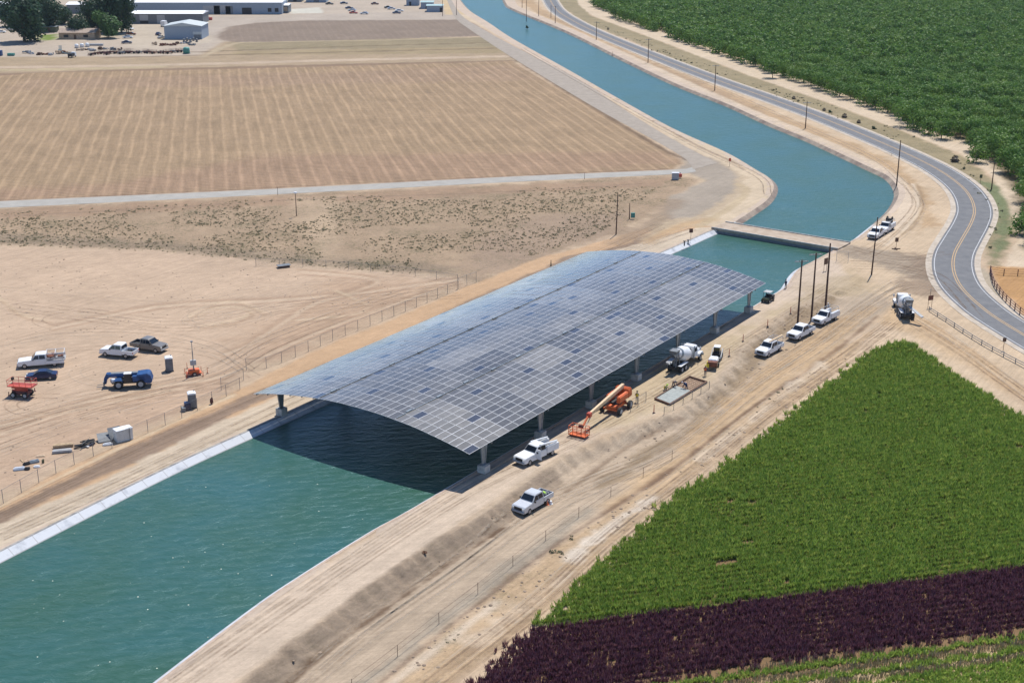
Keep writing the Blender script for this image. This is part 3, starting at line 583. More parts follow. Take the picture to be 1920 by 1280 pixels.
def panel(mb, tints, i, k):
    sec = 0 if i < 11 else 1 if i < 23 else 2; key = (sec, (i-(0, 11, 23)[sec])//(6, 4, 7)[sec], k//4 if sec != 1 else (k+2)//5)
    if key not in BT: BT[key] = (rs.uniform(-.022, .022), rs.uniform(-.014, .014), rs.choice((.7, .8, .9, 1.0, 1.1, 1.2, 1.4)))
    tv, tu, tb = BT[key]
    v0, v1 = vcol(i), vcol(i)+PW; z0, z1 = arc(v0), arc(v1); u0, u1 = k*PL, (k+1)*PL
    jz = rs.uniform(-.004, .004); dk = rs.random()
    def z(u, v): return (z0+(z1-z0)*(v-v0)/PW)+.14+tv*(v-(v0+v1)/2)+tu*(u-(u0+u1)/2)+jz*(v-v0)*4
    odd = (i*2+k*5) % 23 == 0 and rs.random() < .7 or rs.random() < .006
    base = (.045, .046, .056) if odd else (.135*tb, .124*tb, .106*tb)
    q = 1+rs.uniform(-.16, .16)
    w_, l_, fw = .008, .008, .036
    O = [(u0+l_, v0+w_), (u1-l_, v0+w_), (u1-l_, v1-w_), (u0+l_, v1-w_)]
    I = [(u0+l_+fw, v0+w_+fw), (u1-l_-fw, v0+w_+fw), (u1-l_-fw, v1-w_-fw), (u0+l_+fw, v1-w_-fw)]
    vs = [(u, v, z(u, v)) for u, v in O]+[(u, v, z(u, v)) for u, v in I]+[(u, v, z(u, v)-.045) for u, v in O]
    mb.mi = 1; mb.add(vs, [(0, 1, 5, 4), (1, 2, 6, 5), (2, 3, 7, 6), (3, 0, 4, 7), (0, 8, 9, 1), (1, 9, 10, 2), (2, 10, 11, 3), (3, 11, 8, 0)])
    mb.mi = 2; mb.add(vs[8:12], [(0, 3, 2, 1)])
    mb.mi = 0; mb.add([(a, b, c+.0) for a, b, c in vs[4:8]], [(0, 1, 2, 3)])
    tints += [(*[c*q for c in base], 1)]*20
def fin(mb, tints, name):
    me = bpy.data.meshes.new(name); me.from_pydata(mb.v, [], mb.f); me.materials.append(PG); me.materials.append(FR); me.materials.append(M('black'))
    me.polygons.foreach_set('material_index', mb.m); at = me.attributes.new('Tint', 'FLOAT_COLOR', 'POINT'); at.data.foreach_set('color', np.array(tints, float).ravel())
    me.update(); o = bpy.data.objects.new(name, me); col.objects.link(o); o.parent = ca; return o
near = set(sorted([(i, k) for i in range(NC) for k in range(NR)], key=lambda q: q[1]*2.2+q[0]*.55)[:96])
rest = MB(); rt = []
for k in range(NR):
    for i in range(NC):
        if (i, k) in near:
            m1 = MB(); t1 = []; panel(m1, t1, i, k); fin(m1, t1, 'solar_panel')
        else: panel(rest, rt, i, k)
ro = fin(rest, rt, 'solar_panel_field'); ro['kind'] = 'stuff'
# posts, footings, arched beams, purlins
def loc(px): p = g(*px); d = p[:2]-B3[:2]; return float(np.dot(d, cu)), float(np.dot(d, cv))
c0, c1 = loc((905, 884)), loc((1405, 586)); l0 = loc((522, 780))
bays = np.linspace(c0[0], c1[0], 7)
yr, yl = (c0[1]+c1[1])/2, l0[1]
for bi, bx in enumerate(bays):
    for yy, sg in ((yr, 1), (yl, -1)):
        zt = arc(yy)-.25
        f = MB().box((bx, yy, .55), (1.25, 1.25, 1.1)).build('footing', 'conc', ca, bevel=.05)
        m_ = MB()
        # two flanged legs opening towards the roof, web plate between them
        m_.hexa([(bx-.34, yy-.1, 1.1), (bx-.20, yy-.1, 1.1), (bx-.20, yy+.1, 1.1), (bx-.34, yy+.1, 1.1), (bx-.78, yy-.1, zt), (bx-.62, yy-.1, zt), (bx-.62, yy+.1, zt), (bx-.78, yy+.1, zt)])
        m_.hexa([(bx+.20, yy-.1, 1.1), (bx+.34, yy-.1, 1.1), (bx+.34, yy+.1, 1.1), (bx+.20, yy+.1, 1.1), (bx+.62, yy-.1, zt), (bx+.78, yy-.1, zt), (bx+.78, yy+.1, zt), (bx+.62, yy+.1, zt)])
        m_.hexa([(bx-.2, yy-.02, 1.1), (bx+.2, yy-.02, 1.1), (bx+.2, yy+.02, 1.1), (bx-.2, yy+.02, 1.1), (bx-.62, yy-.02, zt), (bx+.62, yy-.02, zt), (bx+.62, yy+.02, zt), (bx-.62, yy+.02, zt)])
        m_.box((bx, yy, 1.14), (.95, .55, .06)).box((bx, yy, zt+.04), (1.7, .3, .08))
        m_.build('post', 'steel', ca)
    m_ = MB(); N = 18
    for s_ in (-.7, .7):
        for j in range(N):
            va, vb = .3+(CW-.6)*j/N, .3+(CW-.6)*(j+1)/N; za, zb = arc(va)-.12, arc(vb)-.12
            m_.hexa([(bx+s_-.08, va, za-.4), (bx+s_+.08, va, za-.4), (bx+s_+.08, vb, zb-.4), (bx+s_-.08, vb, zb-.4), (bx+s_-.08, va, za), (bx+s_+.08, va, za), (bx+s_+.08, vb, zb), (bx+s_-.08, vb, zb)])
    m_.build('arched_beam', 'steel', ca)
m_ = MB()
for v in np.linspace(.6, CW-.6, 18):
    m_.box((CL/2, v, arc(v)-.06), (CL-.3, .08, .14))
m_.build('purlins', 'steel', ca)
m_ = MB()
for gi_ in (11, 23):
    v_ = vcol(gi_)-.07; m_.box((CL/2, v_, arc(v_)+.02), (CL-.1, .5, .03)); m_.box((CL/2, v_-.05, arc(v_)+.2), (CL-1, .09, .09)); [m_.box((CL*(q_+.5)/14, v_+rs.uniform(-.1, .1), arc(v_)+.22), (1.1, .28, .22)) for q_ in range(14)]
m_.build('seam_plate', 'steel', ca)
# ------------------------------------------------------------ bridge
bl, br = g(1337.5, 427.5, .35), g(1566, 466, .35); fl, fr_ = g(1378, 419, .35), g(1600, 453, .35)
bd = (br-bl)[:2]; BL = np.hypot(*bd); bd /= BL; bn = np.array([-bd[1], bd[0]])
BW = 6.6
bt = thing('bridge', 'flat concrete farm bridge crossing the canal beyond the solar canopy', 'bridge', (bl[0], bl[1], 0), math.atan2(bd[1], bd[0]))
MB().box((BL/2, BW/2, .12), (BL+1.0, BW, .42)).build('deck', patchy('bridge_deck', PC(196, 174, 150), PC(216, 196, 174), .5), bt)
for yy in (.13, BW-.13): MB().box((BL/2, yy, .43), (BL+1.0, .26, .2)).build('kerb', 'conc', bt, bevel=.02)
MB().box((BL/2, BW/2, -.45), (BL-.2, BW-.04, .72)).build('girders', 'grey', bt)  # darker than the other concrete: shade of the bridge side put into colour
for k in range(1, 7): MB().box((BL*k/7, BW/2, -1.9), (.45, BW-.3, 2.7)).build('pier', 'conc', bt)
for k in (0, 1): MB().box((BL*k+(.4 if k == 0 else -.4), BW/2, -1.6), (1.2, BW+.6, 3.2)).build('abutment', 'conc', bt)
# ------------------------------------------------------------ leaves and crops
def leaf_mat(name, cols, sc=.4, trans=.25, rough=.55):
    m = bpy.data.materials.new(name); m.use_nodes = True; t = m.node_tree; b = t.nodes['Principled BSDF']; L = t.links.new
    gg = t.nodes.new('ShaderNodeNewGeometry').outputs['Position']
    n = t.nodes.new('ShaderNodeTexNoise'); n.inputs['Scale'].default_value = sc; n.inputs['Detail'].default_value = 6; n.inputs['Roughness'].default_value = .8; L(gg, n.inputs[0])
    cr = t.nodes.new('ShaderNodeValToRGB'); e = cr.color_ramp.elements
    while len(e) < len(cols): e.new(.5)
    for i, c in enumerate(cols): e[i].position = .32+.36*i/(len(cols)-1); e[i].color = (*c, 1)
    L(n.outputs[0], cr.inputs[0]); L(cr.outputs[0], b.inputs['Base Color']); b.inputs['Roughness'].default_value = rough; b.inputs['Specular IOR Level'].default_value = .25
    tr = t.nodes.new('ShaderNodeBsdfTranslucent'); L(cr.outputs[0], tr.inputs[0]); ms = t.nodes.new('ShaderNodeMixShader'); ms.inputs[0].default_value = trans
    L(b.outputs[0], ms.inputs[1]); L(tr.outputs[0], ms.inputs[2]); L(ms.outputs[0], t.nodes['Material Output'].inputs[0]); return m
ORCH = leaf_mat('orchard_leaf', [(.055, .140, .026), (.105, .205, .034), (.19, .285, .048)], .12, .38)
OAKL = leaf_mat('shade_leaf', [(.010, .035, .018), (.022, .062, .026), (.04, .09, .03)], .25)
LIGHTL = leaf_mat('bright_leaf', [(.03, .075, .02), (.06, .13, .03), (.10, .17, .04)], .25)
BARK = mat('bark', (.10, .075, .05), .9, 0, .3)
def crown_mesh(name, seed, n, rx, rz, leaf, m, lumps=9):
    r = np.random.RandomState(seed); cs = []
    for _ in range(lumps):
        a = r.rand()*2*pi; q = r.rand()**.5*.62; h = r.uniform(-.55, .6)
        cs.append((cos(a)*q*rx, sin(a)*q*rx, h*rz, r.uniform(.38, .6)))
    cs.append((0, 0, 0, .62)); vs = []; fs = []
    for k in range(n):
        c = cs[r.randint(len(cs))]; d = r.normal(size=3); d /= np.linalg.norm(d); R_ = c[3]*(r.uniform(.55, 1.08))
        p = np.array([c[0]+d[0]*R_*rx, c[1]+d[1]*R_*rx, c[2]+d[2]*R_*rz])
        nrm = d+r.normal(size=3)*.45+np.array([0, 0, .25]); nrm /= np.linalg.norm(nrm)
        a = np.cross(nrm, [.3, .5, .8]); a /= np.linalg.norm(a); b2 = np.cross(nrm, a); s1, s2 = leaf*r.uniform(.6, 1.3), leaf*r.uniform(.35, .8)
        o = len(vs); vs += [tuple(p+a*s1), tuple(p+b2*s2), tuple(p-a*s1), tuple(p-b2*s2)]; fs.append((o, o+1, o+2, o+3))
    me = bpy.data.meshes.new(name); me.from_pydata(vs, [], fs); me.materials.append(m); me.update(); return me
def trunk_mesh(name, h, r, crown_r, m=BARK, seed=0):
    rr = random.Random(seed); b = MB(); b.tube((0, 0, -.1), (0, 0, h), r, r*.7, 7)
    for k in range(5):
        a = k*2*pi/5+rr.uniform(-.4, .4); e_ = (cos(a)*crown_r*.55, sin(a)*crown_r*.55, h+crown_r*rr.uniform(.3, .8))
        b.tube((0, 0, h-.05), e_, r*.55, r*.15, 5)
    b.tube((0, 0, h), (0, 0, h+crown_r*.9), r*.6, r*.2, 5)
    o = b.build(name, m); return o.data, o
def tree_obj(name, crown_me, trunk_me, loc, label, cat, group, sc=1.0, rz=0.0, cz=0.0, szz=1.0):
    t = thing(name, label, cat, loc, rz, group); t.scale = (sc, sc, sc*szz)
    for nm, me, z in (('trunk', trunk_me, 0), ('crown', crown_me, cz)):
        o = bpy.data.objects.new(nm, me); col.objects.link(o); o.parent = t; o.location = (0, 0, z)
    return t
OC = [crown_mesh('orchard_crown', 10+i, 1100, 3.9, 3.2, .29, ORCH, 9) for i in range(5)]
OT, _o = trunk_mesh('orchard_trunk', 1.5, .16, 2.6); bpy.data.objects.remove(_o)
# orchard rows
OPG = GP([(1092, -30), (1102, -2), (1125, 22), (1180, 45), (1250, 66), (1330, 98), (1400, 125), (1450, 148), (1520, 172), (1600, 195), (1655, 218), (1700, 238), (1752, 262), (1800, 270), (1850, 300), (1880, 330), (1908, 350), (1918, 390), (1925, 430), (1912, 455), (1940, 480), (2100, 480), (2300, 300), (2500, -30)])
ra = math.atan2(*(g(1700, 238)-g(1450, 148))[:2][::-1]); e1 = np.array([cos(ra), sin(ra)]); e2 = np.array([-sin(ra), cos(ra)])
cand = []; o0 = g(1700, 238)[:2]; sp = 6.6
for i in range(-140, 60):
    for j in range(-10, 110):
        p = o0+e1*i*sp+e2*j*sp+np.random.uniform(-.6, .6, 2)
        if p[1] > 930: continue
        cand.append(p)
cand = np.array(cand); cand = cand[inpoly(cand[:, 0], cand[:, 1], OPG)]
px = np.array([proj((p[0], p[1], 3.5)) for p in cand]); cand = cand[(px[:, 0] < 1990) & (px[:, 1] > -40)]
cand = cand[np.argsort(np.hypot(cand[:, 0], cand[:, 1]))]
GRP = 'orchard trees beyond the curving road'
for k, p in enumerate(cand[:298]):
    q = random.Random(k); s_ = q.uniform(.92, 1.2)
    tree_obj('orchard_tree', OC[k % 5], OT, (p[0], p[1], 0), 'leafy green orchard tree in the planted rows on the near side of the orchard', 'tree', GRP, s_, q.uniform(0, 6.28), 3.1, q.uniform(.9, 1.12))
farp = cand[298:]
def scatter(name, pts, rz, sc, ks, meshes, label, cat=None):
    me = bpy.data.meshes.new(name); me.from_pydata([tuple(map(float, p)) for p in pts], [], [])
    for nm, v in (('rz', rz), ('sc', sc), ('kk', ks)):
        a = me.attributes.new(nm, 'FLOAT', 'POINT'); a.data.foreach_set('value', np.array(v, float))
    o = bpy.data.objects.new(name, me); col.objects.link(o); tag(o, label, cat, kind='stuff')
    ng = bpy.data.node_groups.new(name, 'GeometryNodeTree'); N = ng.nodes.new; L = ng.links.new
    ng.interface.new_socket('Geometry', in_out='INPUT', socket_type='NodeSocketGeometry'); ng.interface.new_socket('Geometry', in_out='OUTPUT', socket_type='NodeSocketGeometry')
    gi, go, jn = N('NodeGroupInput'), N('NodeGroupOutput'), N('GeometryNodeJoinGeometry')
    def attr(n_):
        a = N('GeometryNodeInputNamedAttribute'); a.data_type = 'FLOAT'; a.inputs['Name'].default_value = n_; return a.outputs['Attribute']
    arz, asc, akk = attr('rz'), attr('sc'), attr('kk'); cx = N('ShaderNodeCombineXYZ'); L(arz, cx.inputs[2])
    er = N('FunctionNodeEulerToRotation'); L(cx.outputs[0], er.inputs[0])
    for i, src in enumerate(meshes):
        oi = N('GeometryNodeObjectInfo'); oi.inputs['Object'].default_value = src; oi.transform_space = 'ORIGINAL'
        cp = N('ShaderNodeMath'); cp.operation = 'COMPARE'; L(akk, cp.inputs[0]); cp.inputs[1].default_value = i; cp.inputs[2].default_value = .1
        ip = N('GeometryNodeInstanceOnPoints'); L(gi.outputs[0], ip.inputs['Points']); L(cp.outputs[0], ip.inputs['Selection']); L(oi.outputs['Geometry'], ip.inputs['Instance'])
        L(er.outputs[0], ip.inputs['Rotation']); L(asc, ip.inputs['Scale']); L(ip.outputs[0], jn.inputs[0])
    L(jn.outputs[0], go.inputs[0]); md = o.modifiers.new('scatter', 'NODES'); md.node_group = ng; return o
def donor(me): return bpy.data.objects.new(me.name+'_source', me)
FC = [donor(crown_mesh('far_crown', 30+i, 460, 4.0, 3.2, .42, ORCH, 8)) for i in range(4)]
r_ = np.random.RandomState(1)
scatter('distant_orchard', [(p[0], p[1], 3.1+1.6*(np.random.rand()-.5)) for p in farp], r_.rand(len(farp))*6.28, r_.uniform(.92, 1.28, len(farp)), r_.randint(0, 4, len(farp)), FC, 'dense dark green orchard stretching away behind its nearer rows', 'orchard')
# crops
GC = leaf_mat('green_crop', [(.105, .20, .034), (.235, .35, .062), (.54, .56, .14)], 1.2, .42)
PCr = leaf_mat('purple_crop', [(.055, .022, .040), (.15, .056, .085), (.42, .22, .20)], 1.6, .28)
TC = leaf_mat('seedlings', [(.15, .24, .04), (.30, .42, .08), (.56, .58, .15)], 1.4, .45)
def spike_plant(name, seed, m, n=15, h=1.1, w=.28, lw=.085, lean=.28):
    r = random.Random(seed); vs = []; fs = []
    for k in range(n):
        x, y = r.uniform(-w, w), r.uniform(-w, w); hh = h*r.uniform(.45, 1.1); a = r.uniform(0, pi); dx, dy = cos(a)*lw, sin(a)*lw
        lx, ly = r.uniform(-lean, lean)*hh, r.uniform(-lean, lean)*hh; o = len(vs)
        vs += [(x-dx*.5, y-dy*.5, 0), (x+dx*.5, y+dy*.5, 0), (x+lx*.5+dx, y+ly*.5+dy, hh*.55), (x+lx, y+ly, hh), (x+lx*.5-dx, y+ly*.5-dy, hh*.55)]
        fs.append((o, o+1, o+2, o+3, o+4))
    me = bpy.data.meshes.new(name); me.from_pydata(vs, [], fs); me.materials.append(m); me.update(); return donor(me)
gbl, gbr = g(1000, 1178, -1.3), g(1930, 1062, -1.3); rd = (gbr-gbl)[:2]; rd /= np.hypot(*rd); rn = np.array([-rd[1], rd[0]])
def zgp(pts): return np.array([list(P(x, y))[:2] for x, y in pts])
GPG = zgp([(1000, 1180), (1045, 1136), (1120, 1066), (1200, 992), (1262, 936), (1340, 890), (1440, 814), (1500, 766), (1562, 716), (1622, 668), (1660, 648), (1695, 642), (1730, 658), (1800, 708), (1870, 752), (1925, 786), (2080, 890), (2080, 1045), (1920, 1064)])
PPG = zgp([(860, 1310), (905, 1268), (955, 1218), (1000, 1180), (1920, 1064), (2080, 1045), (2080, 1160), (1920, 1182), (1440, 1243), (1100, 1300), (860, 1340)])
def rows(pg, dr, dp, jit, thin=None, seed=1):
    r = np.random.RandomState(seed); q = np.stack([(pg-gbl[:2])@rd, (pg-gbl[:2])@rn], 1); lo, hi = q.min(0), q.max(0)
    a, b = np.meshgrid(np.arange(lo[0], hi[0], dp), np.arange(lo[1], hi[1], dr)); a = a.ravel()+r.uniform(-.5, .5, a.size)*dp; b = b.ravel()+r.normal(size=b.size)*jit
    p = gbl[:2]+a[:, None]*rd+b[:, None]*rn; k = inpoly(p[:, 0]+r.normal(size=len(p))*.5, p[:, 1]+r.normal(size=len(p))*.5, pg); p = p[k]
    v = vnoise(p[:, 0]@np.eye(1)[0] if False else p[:, 0], p[:, 1], .5)
    if thin: k = (r.rand(len(p)) > thin) & (vnoise(p[:, 0], p[:, 1]*3, .28) < .955); p = p[k]
    return p
def crop(name, p, src, label, cat, s0, s1, seed=2):
    r = np.random.RandomState(seed); z = terr(p[:, 0], p[:, 1]); n = len(p)
    big = .8+.4*vnoise(p[:, 0], p[:, 1], .3)
    return scatter(name, np.stack([p[:, 0], p[:, 1], z], 1), r.rand(n)*6.28, r.uniform(s0, s1, n)*big, r.randint(0, len(src), n), src, label, cat)
gp_ = rows(GPG, 1.0, .19, .06, .02, 1)
crop('green_crop', gp_, [spike_plant('green_plant', 50+i, GC, 20, .85, .20, .05, .42) for i in range(5)], 'dense bright green leafy crop filling the wedge of field at the lower right', 'crop', .72, 1.15)
pp_ = rows(PPG, 1.0, .19, .06, .03, 2)
crop('purple_crop', pp_, [spike_plant('purple_plant', 60+i, PCr, 18, .85, .20, .05, .4) for i in range(5)], 'dark purple leafy crop in a band below the green crop', 'crop', .75, 1.2)
edge = zgp([(1100, 1306), (1440, 1250), (1920, 1188), (2080, 1168), (2080, 1330), (1100, 1400)])
q0 = (zgp([(1440, 1246)])[0]-gbl[:2])@rn
tp = []; r2 = np.random.RandomState(9)
for off, dens in ((-1.4, .3), (-3.6, .3), (-5.6, .24), (-6.6, .24), (-7.4, .24), (-8.2, .24), (-9.0, .24), (-9.8, .24), (-10.6, .24), (-11.4, .24), (-12.2, .24)):
    a = np.arange(-20, 90, dens); tp.append(gbl[:2]+a[:, None]*rd+(q0+off+r2.normal(size=len(a))*.22)[:, None]*rn)
tp = np.vstack(tp); tp = tp[inpoly(tp[:, 0], tp[:, 1], edge)]
crop('young_green_rows', tp, [spike_plant('young_plant', 70+i, TC, 20, .55, .28, .07, .6) for i in range(4)], 'low young green plants in open rows along the bottom right edge', 'crop', .8, 1.2)
DS = leaf_mat('dry_stalk', [(.20, .17, .09), (.30, .25, .15), (.40, .34, .22)], 1.4, .2)
tp2 = []
for off in (-.5, -2.5, -2.9, -4.6, -4.9):
    a = np.arange(-20, 90, .35); tp2.append(gbl[:2]+a[:, None]*rd+(q0+off+r2.normal(size=len(a))*.15)[:, None]*rn)
tp2 = np.vstack(tp2); tp2 = tp2[inpoly(tp2[:, 0], tp2[:, 1], edge)]
crop('dry_stalks', tp2, [spike_plant('stalk', 80+i, DS, 9, .8, .3, .05, .3) for i in range(3)], 'pale dry stalks standing between the young green rows', 'stubble', .6, 1.1)
# weeds on the waste ground and on the verge
WD = leaf_mat('weed', [(.075, .085, .045), (.12, .125, .065), (.20, .185, .11)], .8, .2)
WSRC = [donor(crown_mesh('weed_tuft', 90+i, 26, .5, .28, .16, WD, 3)) for i in range(3)]
def weeds(name, poly, n, s0, s1, label, seed, clump=.5):
    pg = zgp(poly); r = np.random.RandomState(seed); lo, hi = pg.min(0), pg.max(0)
    p = r.uniform(lo, hi, (n*4, 2)); k = inpoly(p[:, 0], p[:, 1], pg) & (vnoise(p[:, 0], p[:, 1], .09) > clump); p = p[k][:n]; n = len(p)
    scatter(name, np.stack([p[:, 0], p[:, 1], terr(p[:, 0], p[:, 1])+.05], 1), r.rand(n)*6.28, s0+(s1-s0)*r.rand(n)**3, r.randint(0, 3, n), WSRC, label, 'weeds')
weeds('field_weeds', [(0, 412), (300, 400), (700, 375), (1000, 375), (1220, 360), (1120, 440), (880, 515), (640, 500), (300, 468), (0, 455)], 4200, .12, .8, 'scattered grey green weeds on the rough strip below the farm road', 4, .22)
_w = WSRC; WD2 = leaf_mat('straw', [(.22, .18, .10), (.32, .27, .16), (.42, .36, .22)], .8, .2); WSRC = [donor(crown_mesh('straw_tuft', 95+i, 26, .6, .2, .16, WD2, 3)) for i in range(3)]
weeds('straw_tufts', [(0, 400), (480, 375), (1000, 352), (1240, 350), (1120, 440), (880, 520), (640, 505), (300, 472), (0, 460)], 5200, .15, 1.1, 'pale straw tufts between the grey green weeds below the farm road', 14, .3)
WSRC = _w
weeds('verge_weeds', [(1110, 38), (1250, 95), (1440, 160), (1600, 208), (1750, 272), (1850, 335), (1885, 400), (1870, 485), (1845, 470), (1855, 400), (1800, 320), (1640, 248), (1440, 175), (1200, 88)], 900, .6, 1.8, 'green weeds along the verge between the road and the orchard', 5, .4)
weeds('bank_weeds', [(700, 1275), (864, 1145), (1000, 1050), (1120, 975), (1300, 850), (1500, 700), (1510, 712), (1320, 858), (1120, 1000), (1000, 1085), (860, 1200), (740, 1290)], 420, .35, 1.2, 'dry tufts along the wire fence beside the sandy track', 6, .5)

# loose clods and stones
ST = mat('clod', PC(178, 156, 134), .95, 0, .25); ic = []
for i in range(3):
    b = MB(); r = random.Random(i); b.lathe((0, 0, -.3), (0, 0, 1), [(0, .5), (.25, .9+r.uniform(-.1, .2)), (.6, .7+r.uniform(-.2, .2)), (.8, .25)], 6); o = b.build('clod_%d' % i, ST); ic.append(donor(o.data)); bpy.data.objects.remove(o)
def clods(name, poly, n, s0, s1, label, seed):
    pg = zgp(poly); r = np.random.RandomState(seed); lo, hi = pg.min(0), pg.max(0); p = r.uniform(lo, hi, (n*4, 2)); p = p[inpoly(p[:, 0], p[:, 1], pg) & (vnoise(p[:, 0], p[:, 1], .3) > .42)][:n]; n = len(p)
    scatter(name, np.stack([p[:, 0], p[:, 1], terr(p[:, 0], p[:, 1])], 1), r.rand(n)*6.28, s0+(s1-s0)*r.rand(n)**4, r.randint(0, 3, n), ic, label, 'stones')
clods('slope_clods', [(460, 1300), (600, 1195), (730, 1100), (905, 975), (1035, 885), (1180, 810), (1335, 735), (1440, 620), (1560, 560), (1600, 575), (1440, 680), (1300, 790), (1120, 900), (900, 1010), (700, 1150), (560, 1260)], 2600, .04, .28, 'clods and stones lying on the eroded slope and lower track', 1)
clods('ditch_clods', [(700, 1280), (900, 1130), (1100, 985), (1300, 850), (1560, 660), (1600, 680), (1340, 880), (1120, 1030), (900, 1190), (760, 1300)], 2200, .04, .25, 'clods and stones along the rough strip beside the wire fence', 2)
clods('lot_clods', [(0, 480), (400, 500), (800, 540), (500, 670), (250, 790), (0, 920), (-80, 800)], 1600, .03, .2, 'small stones scattered across the dirt lot', 3)

FM = mat('foam_fleck', (.75, .75, .6), .6, 0, .1); b = MB(); b.lathe((0, 0, -.1), (0, 0, 1), [(0, .3), (.15, .5), (.3, .2)], 8); o = b.build('fleck', FM); FS = donor(o.data); bpy.data.objects.remove(o)
r = np.random.RandomState(12); pf = np.array([g(r.uniform(60, 760), r.uniform(900, 1260), WL)[:2] for _ in range(150)]); kf = inpoly(pf[:, 0], pf[:, 1], CANAL); pf = pf[kf][:45]
scatter('water_flecks', np.stack([pf[:, 0], pf[:, 1], np.full(len(pf), WL)], 1), r.rand(len(pf))*6, r.uniform(.05, .17, len(pf)), np.zeros(len(pf)), [FS], 'tiny pale flecks of foam and litter drifting on the near canal water', 'foam')
# ------------------------------------------------------------ vehicles (x forward, y left, origin on the ground)
def wheel(t, x, y, r=.40, w=.28, rim='rim'):
    s_ = 1 if y > 0 else -1
    o = MB().lathe((0, -w/2, 0), (0, 1, 0), [(0, r*.72), (.03, r*.95), (.06, r), (w-.06, r), (w-.03, r*.95), (w, r*.72)], 18).build('wheel', 'tyre', t, loc=(x, y, r))
    MB().lathe((0, s_*(w/2-.02), 0), (0, s_, 0), [(0, r*.60), (.03, r*.56), (.035, r*.2), (.06, r*.16)], 14).build('rim', rim, o)
    return o
def win(t, name, pts, th=.015):
    """glass quad set th proud: pts 4 corners, normal from winding"""
    p = [Vector(q) for q in pts]; n = (p[1]-p[0]).cross(p[3]-p[0]).normalized()*th
    return MB().hexa(list(p)+[q+n for q in p]).build(name, 'glass', t)
def pickup(name, label, cat='pickup truck', paint='white', bed='open', crew=True, group=None, L=5.8):
    t = thing(name, label, cat, group=group); h = L/2; W = 1.0
    cb = -.95 if crew else -.15
    p_ = [(h-.05, .42), (h, .6), (h-.02, .98), (h-.18, 1.10), (1.25, 1.22), (cb, 1.22), (cb, .42)]
    MB().prism(p_[::-1], -W, W, inset=(.9, .10)).build('body', paint, t, bevel=.04)
    cp = [(1.32, 1.20), (.62, 1.84), (.40, 1.92), (cb+.18, 1.92), (cb+.02, 1.84), (cb, 1.20)]
    MB().prism(cp[::-1], -W+.04, W-.04, inset=(1.2, .22)).build('cab', paint, t, bevel=.035)
    zi = lambda z: W-.04-(z-1.2)*.22
    win(t, 'windshield', [(1.24, -zi(1.3)+.08, 1.29), (1.24, zi(1.3)-.08, 1.29), (.70, zi(1.78)-.08, 1.78), (.70, -zi(1.78)+.08, 1.78)])
    win(t, 'rear_window', [(cb, zi(1.3)-.15, 1.32), (cb, -zi(1.3)+.15, 1.32), (cb+.03, -zi(1.75)+.15, 1.75), (cb+.03, zi(1.75)-.15, 1.75)], .03)
    sw = [(1.05, .28, .62, .26)] if not crew else [(1.05, .15, .62, .15), (.07, -.80, .07, -.74)]
    for (a, b, c, d) in sw:
        for s_ in (1, -1):
            q = [(b, s_*(zi(1.27)), 1.27), (a, s_*(zi(1.27)), 1.27), (c, s_*zi(1.78), 1.78), (d, s_*zi(1.78), 1.78)]
            win(t, 'side_window', q if s_ < 0 else q[::-1], .02)
    for s_ in (1, -1):
        MB().box((h-.06, s_*.76, .86), (.16, .34, .2)).build('headlight', 'lamp', t)
        MB().box((.98, s_*1.10, 1.28), (.12, .2, .2)).build('mirror', 'black', t)
        wheel(t, h-1.0, s_*.88); wheel(t, -h+1.25, s_*.88)
    MB().box((h-.015, 0, .82), (.06, 1.15, .34)).build('grille', 'black', t)
    MB().box((h+.06, 0, .52), (.16, 1.92, .2)).build('bumper', 'lgrey', t, bevel=.03)
    MB().box((0, 0, .48), (L-.6, 1.3, .2)).build('underbody', 'black', t)
    if bed in ('open', 'loaded'):
        x0, x1 = -h, cb-.04; xm, l = (x0+x1)/2, x1-x0
        m = MB().box((xm, 0, .66), (l, 1.9, .1))
        for s_ in (1, -1): m.box((xm, s_*.94, .86), (l, .12, .56))
        m.box((x1-.04, 0, .9), (.08, 1.78, .46)).box((x0+.04, 0, .9), (.08, 1.78, .46)); m.build('bed', paint, t, bevel=.015)
        MB().box((xm, 0, .73), (l-.2, 1.74, .04)).build('bed_liner', 'black', t)
        for s_ in (1, -1): MB().box((x0-.01, s_*.9, .92), (.05, .14, .26)).build('tail_light', 'red', t)
    if bed == 'loaded':
        m = MB(); r = random.Random(label)
        for k in range(7): m.box((r.uniform(-h+.5, cb-.5), r.uniform(-.6, .6), .9+r.uniform(0, .2)), (r.uniform(.3, .8), r.uniform(.2, .6), r.uniform(.2, .45)), r.uniform(0, 3))
        m.build('tool_load', 'grey', t)
    if bed == 'utility':
        x0, x1 = -h, cb-.06; xm, l = (x0+x1)/2, x1-x0
        m = MB().box((xm, 0, .72), (l, 1.5, .12))
        for s_ in (1, -1): m.box((xm, s_*.82, 1.02), (l, .40, .84))
        m.box((x1-.04, 0, 1.0), (.08, 1.3, .6)); m.build('utility_body', paint, t, bevel=.02)
        MB().box((xm, 0, .80), (l-.1, 1.22, .04)).build('bed_liner', 'black', t)
        for s_ in (1, -1): MB().box((x0-.02, s_*.88, .8), (.05, .14, .26)).build('tail_light', 'red', t)
        m = MB(); r = random.Random(label+'x')
        for k in range(6): m.box((r.uniform(-h+.5, cb-.5), r.uniform(-.4, .4), 1.0+r.uniform(0, .15)), (r.uniform(.3, .7), r.uniform(.2, .4), .3), r.uniform(0, 3))
        m.build('tool_load', 'grey', t)
    return t
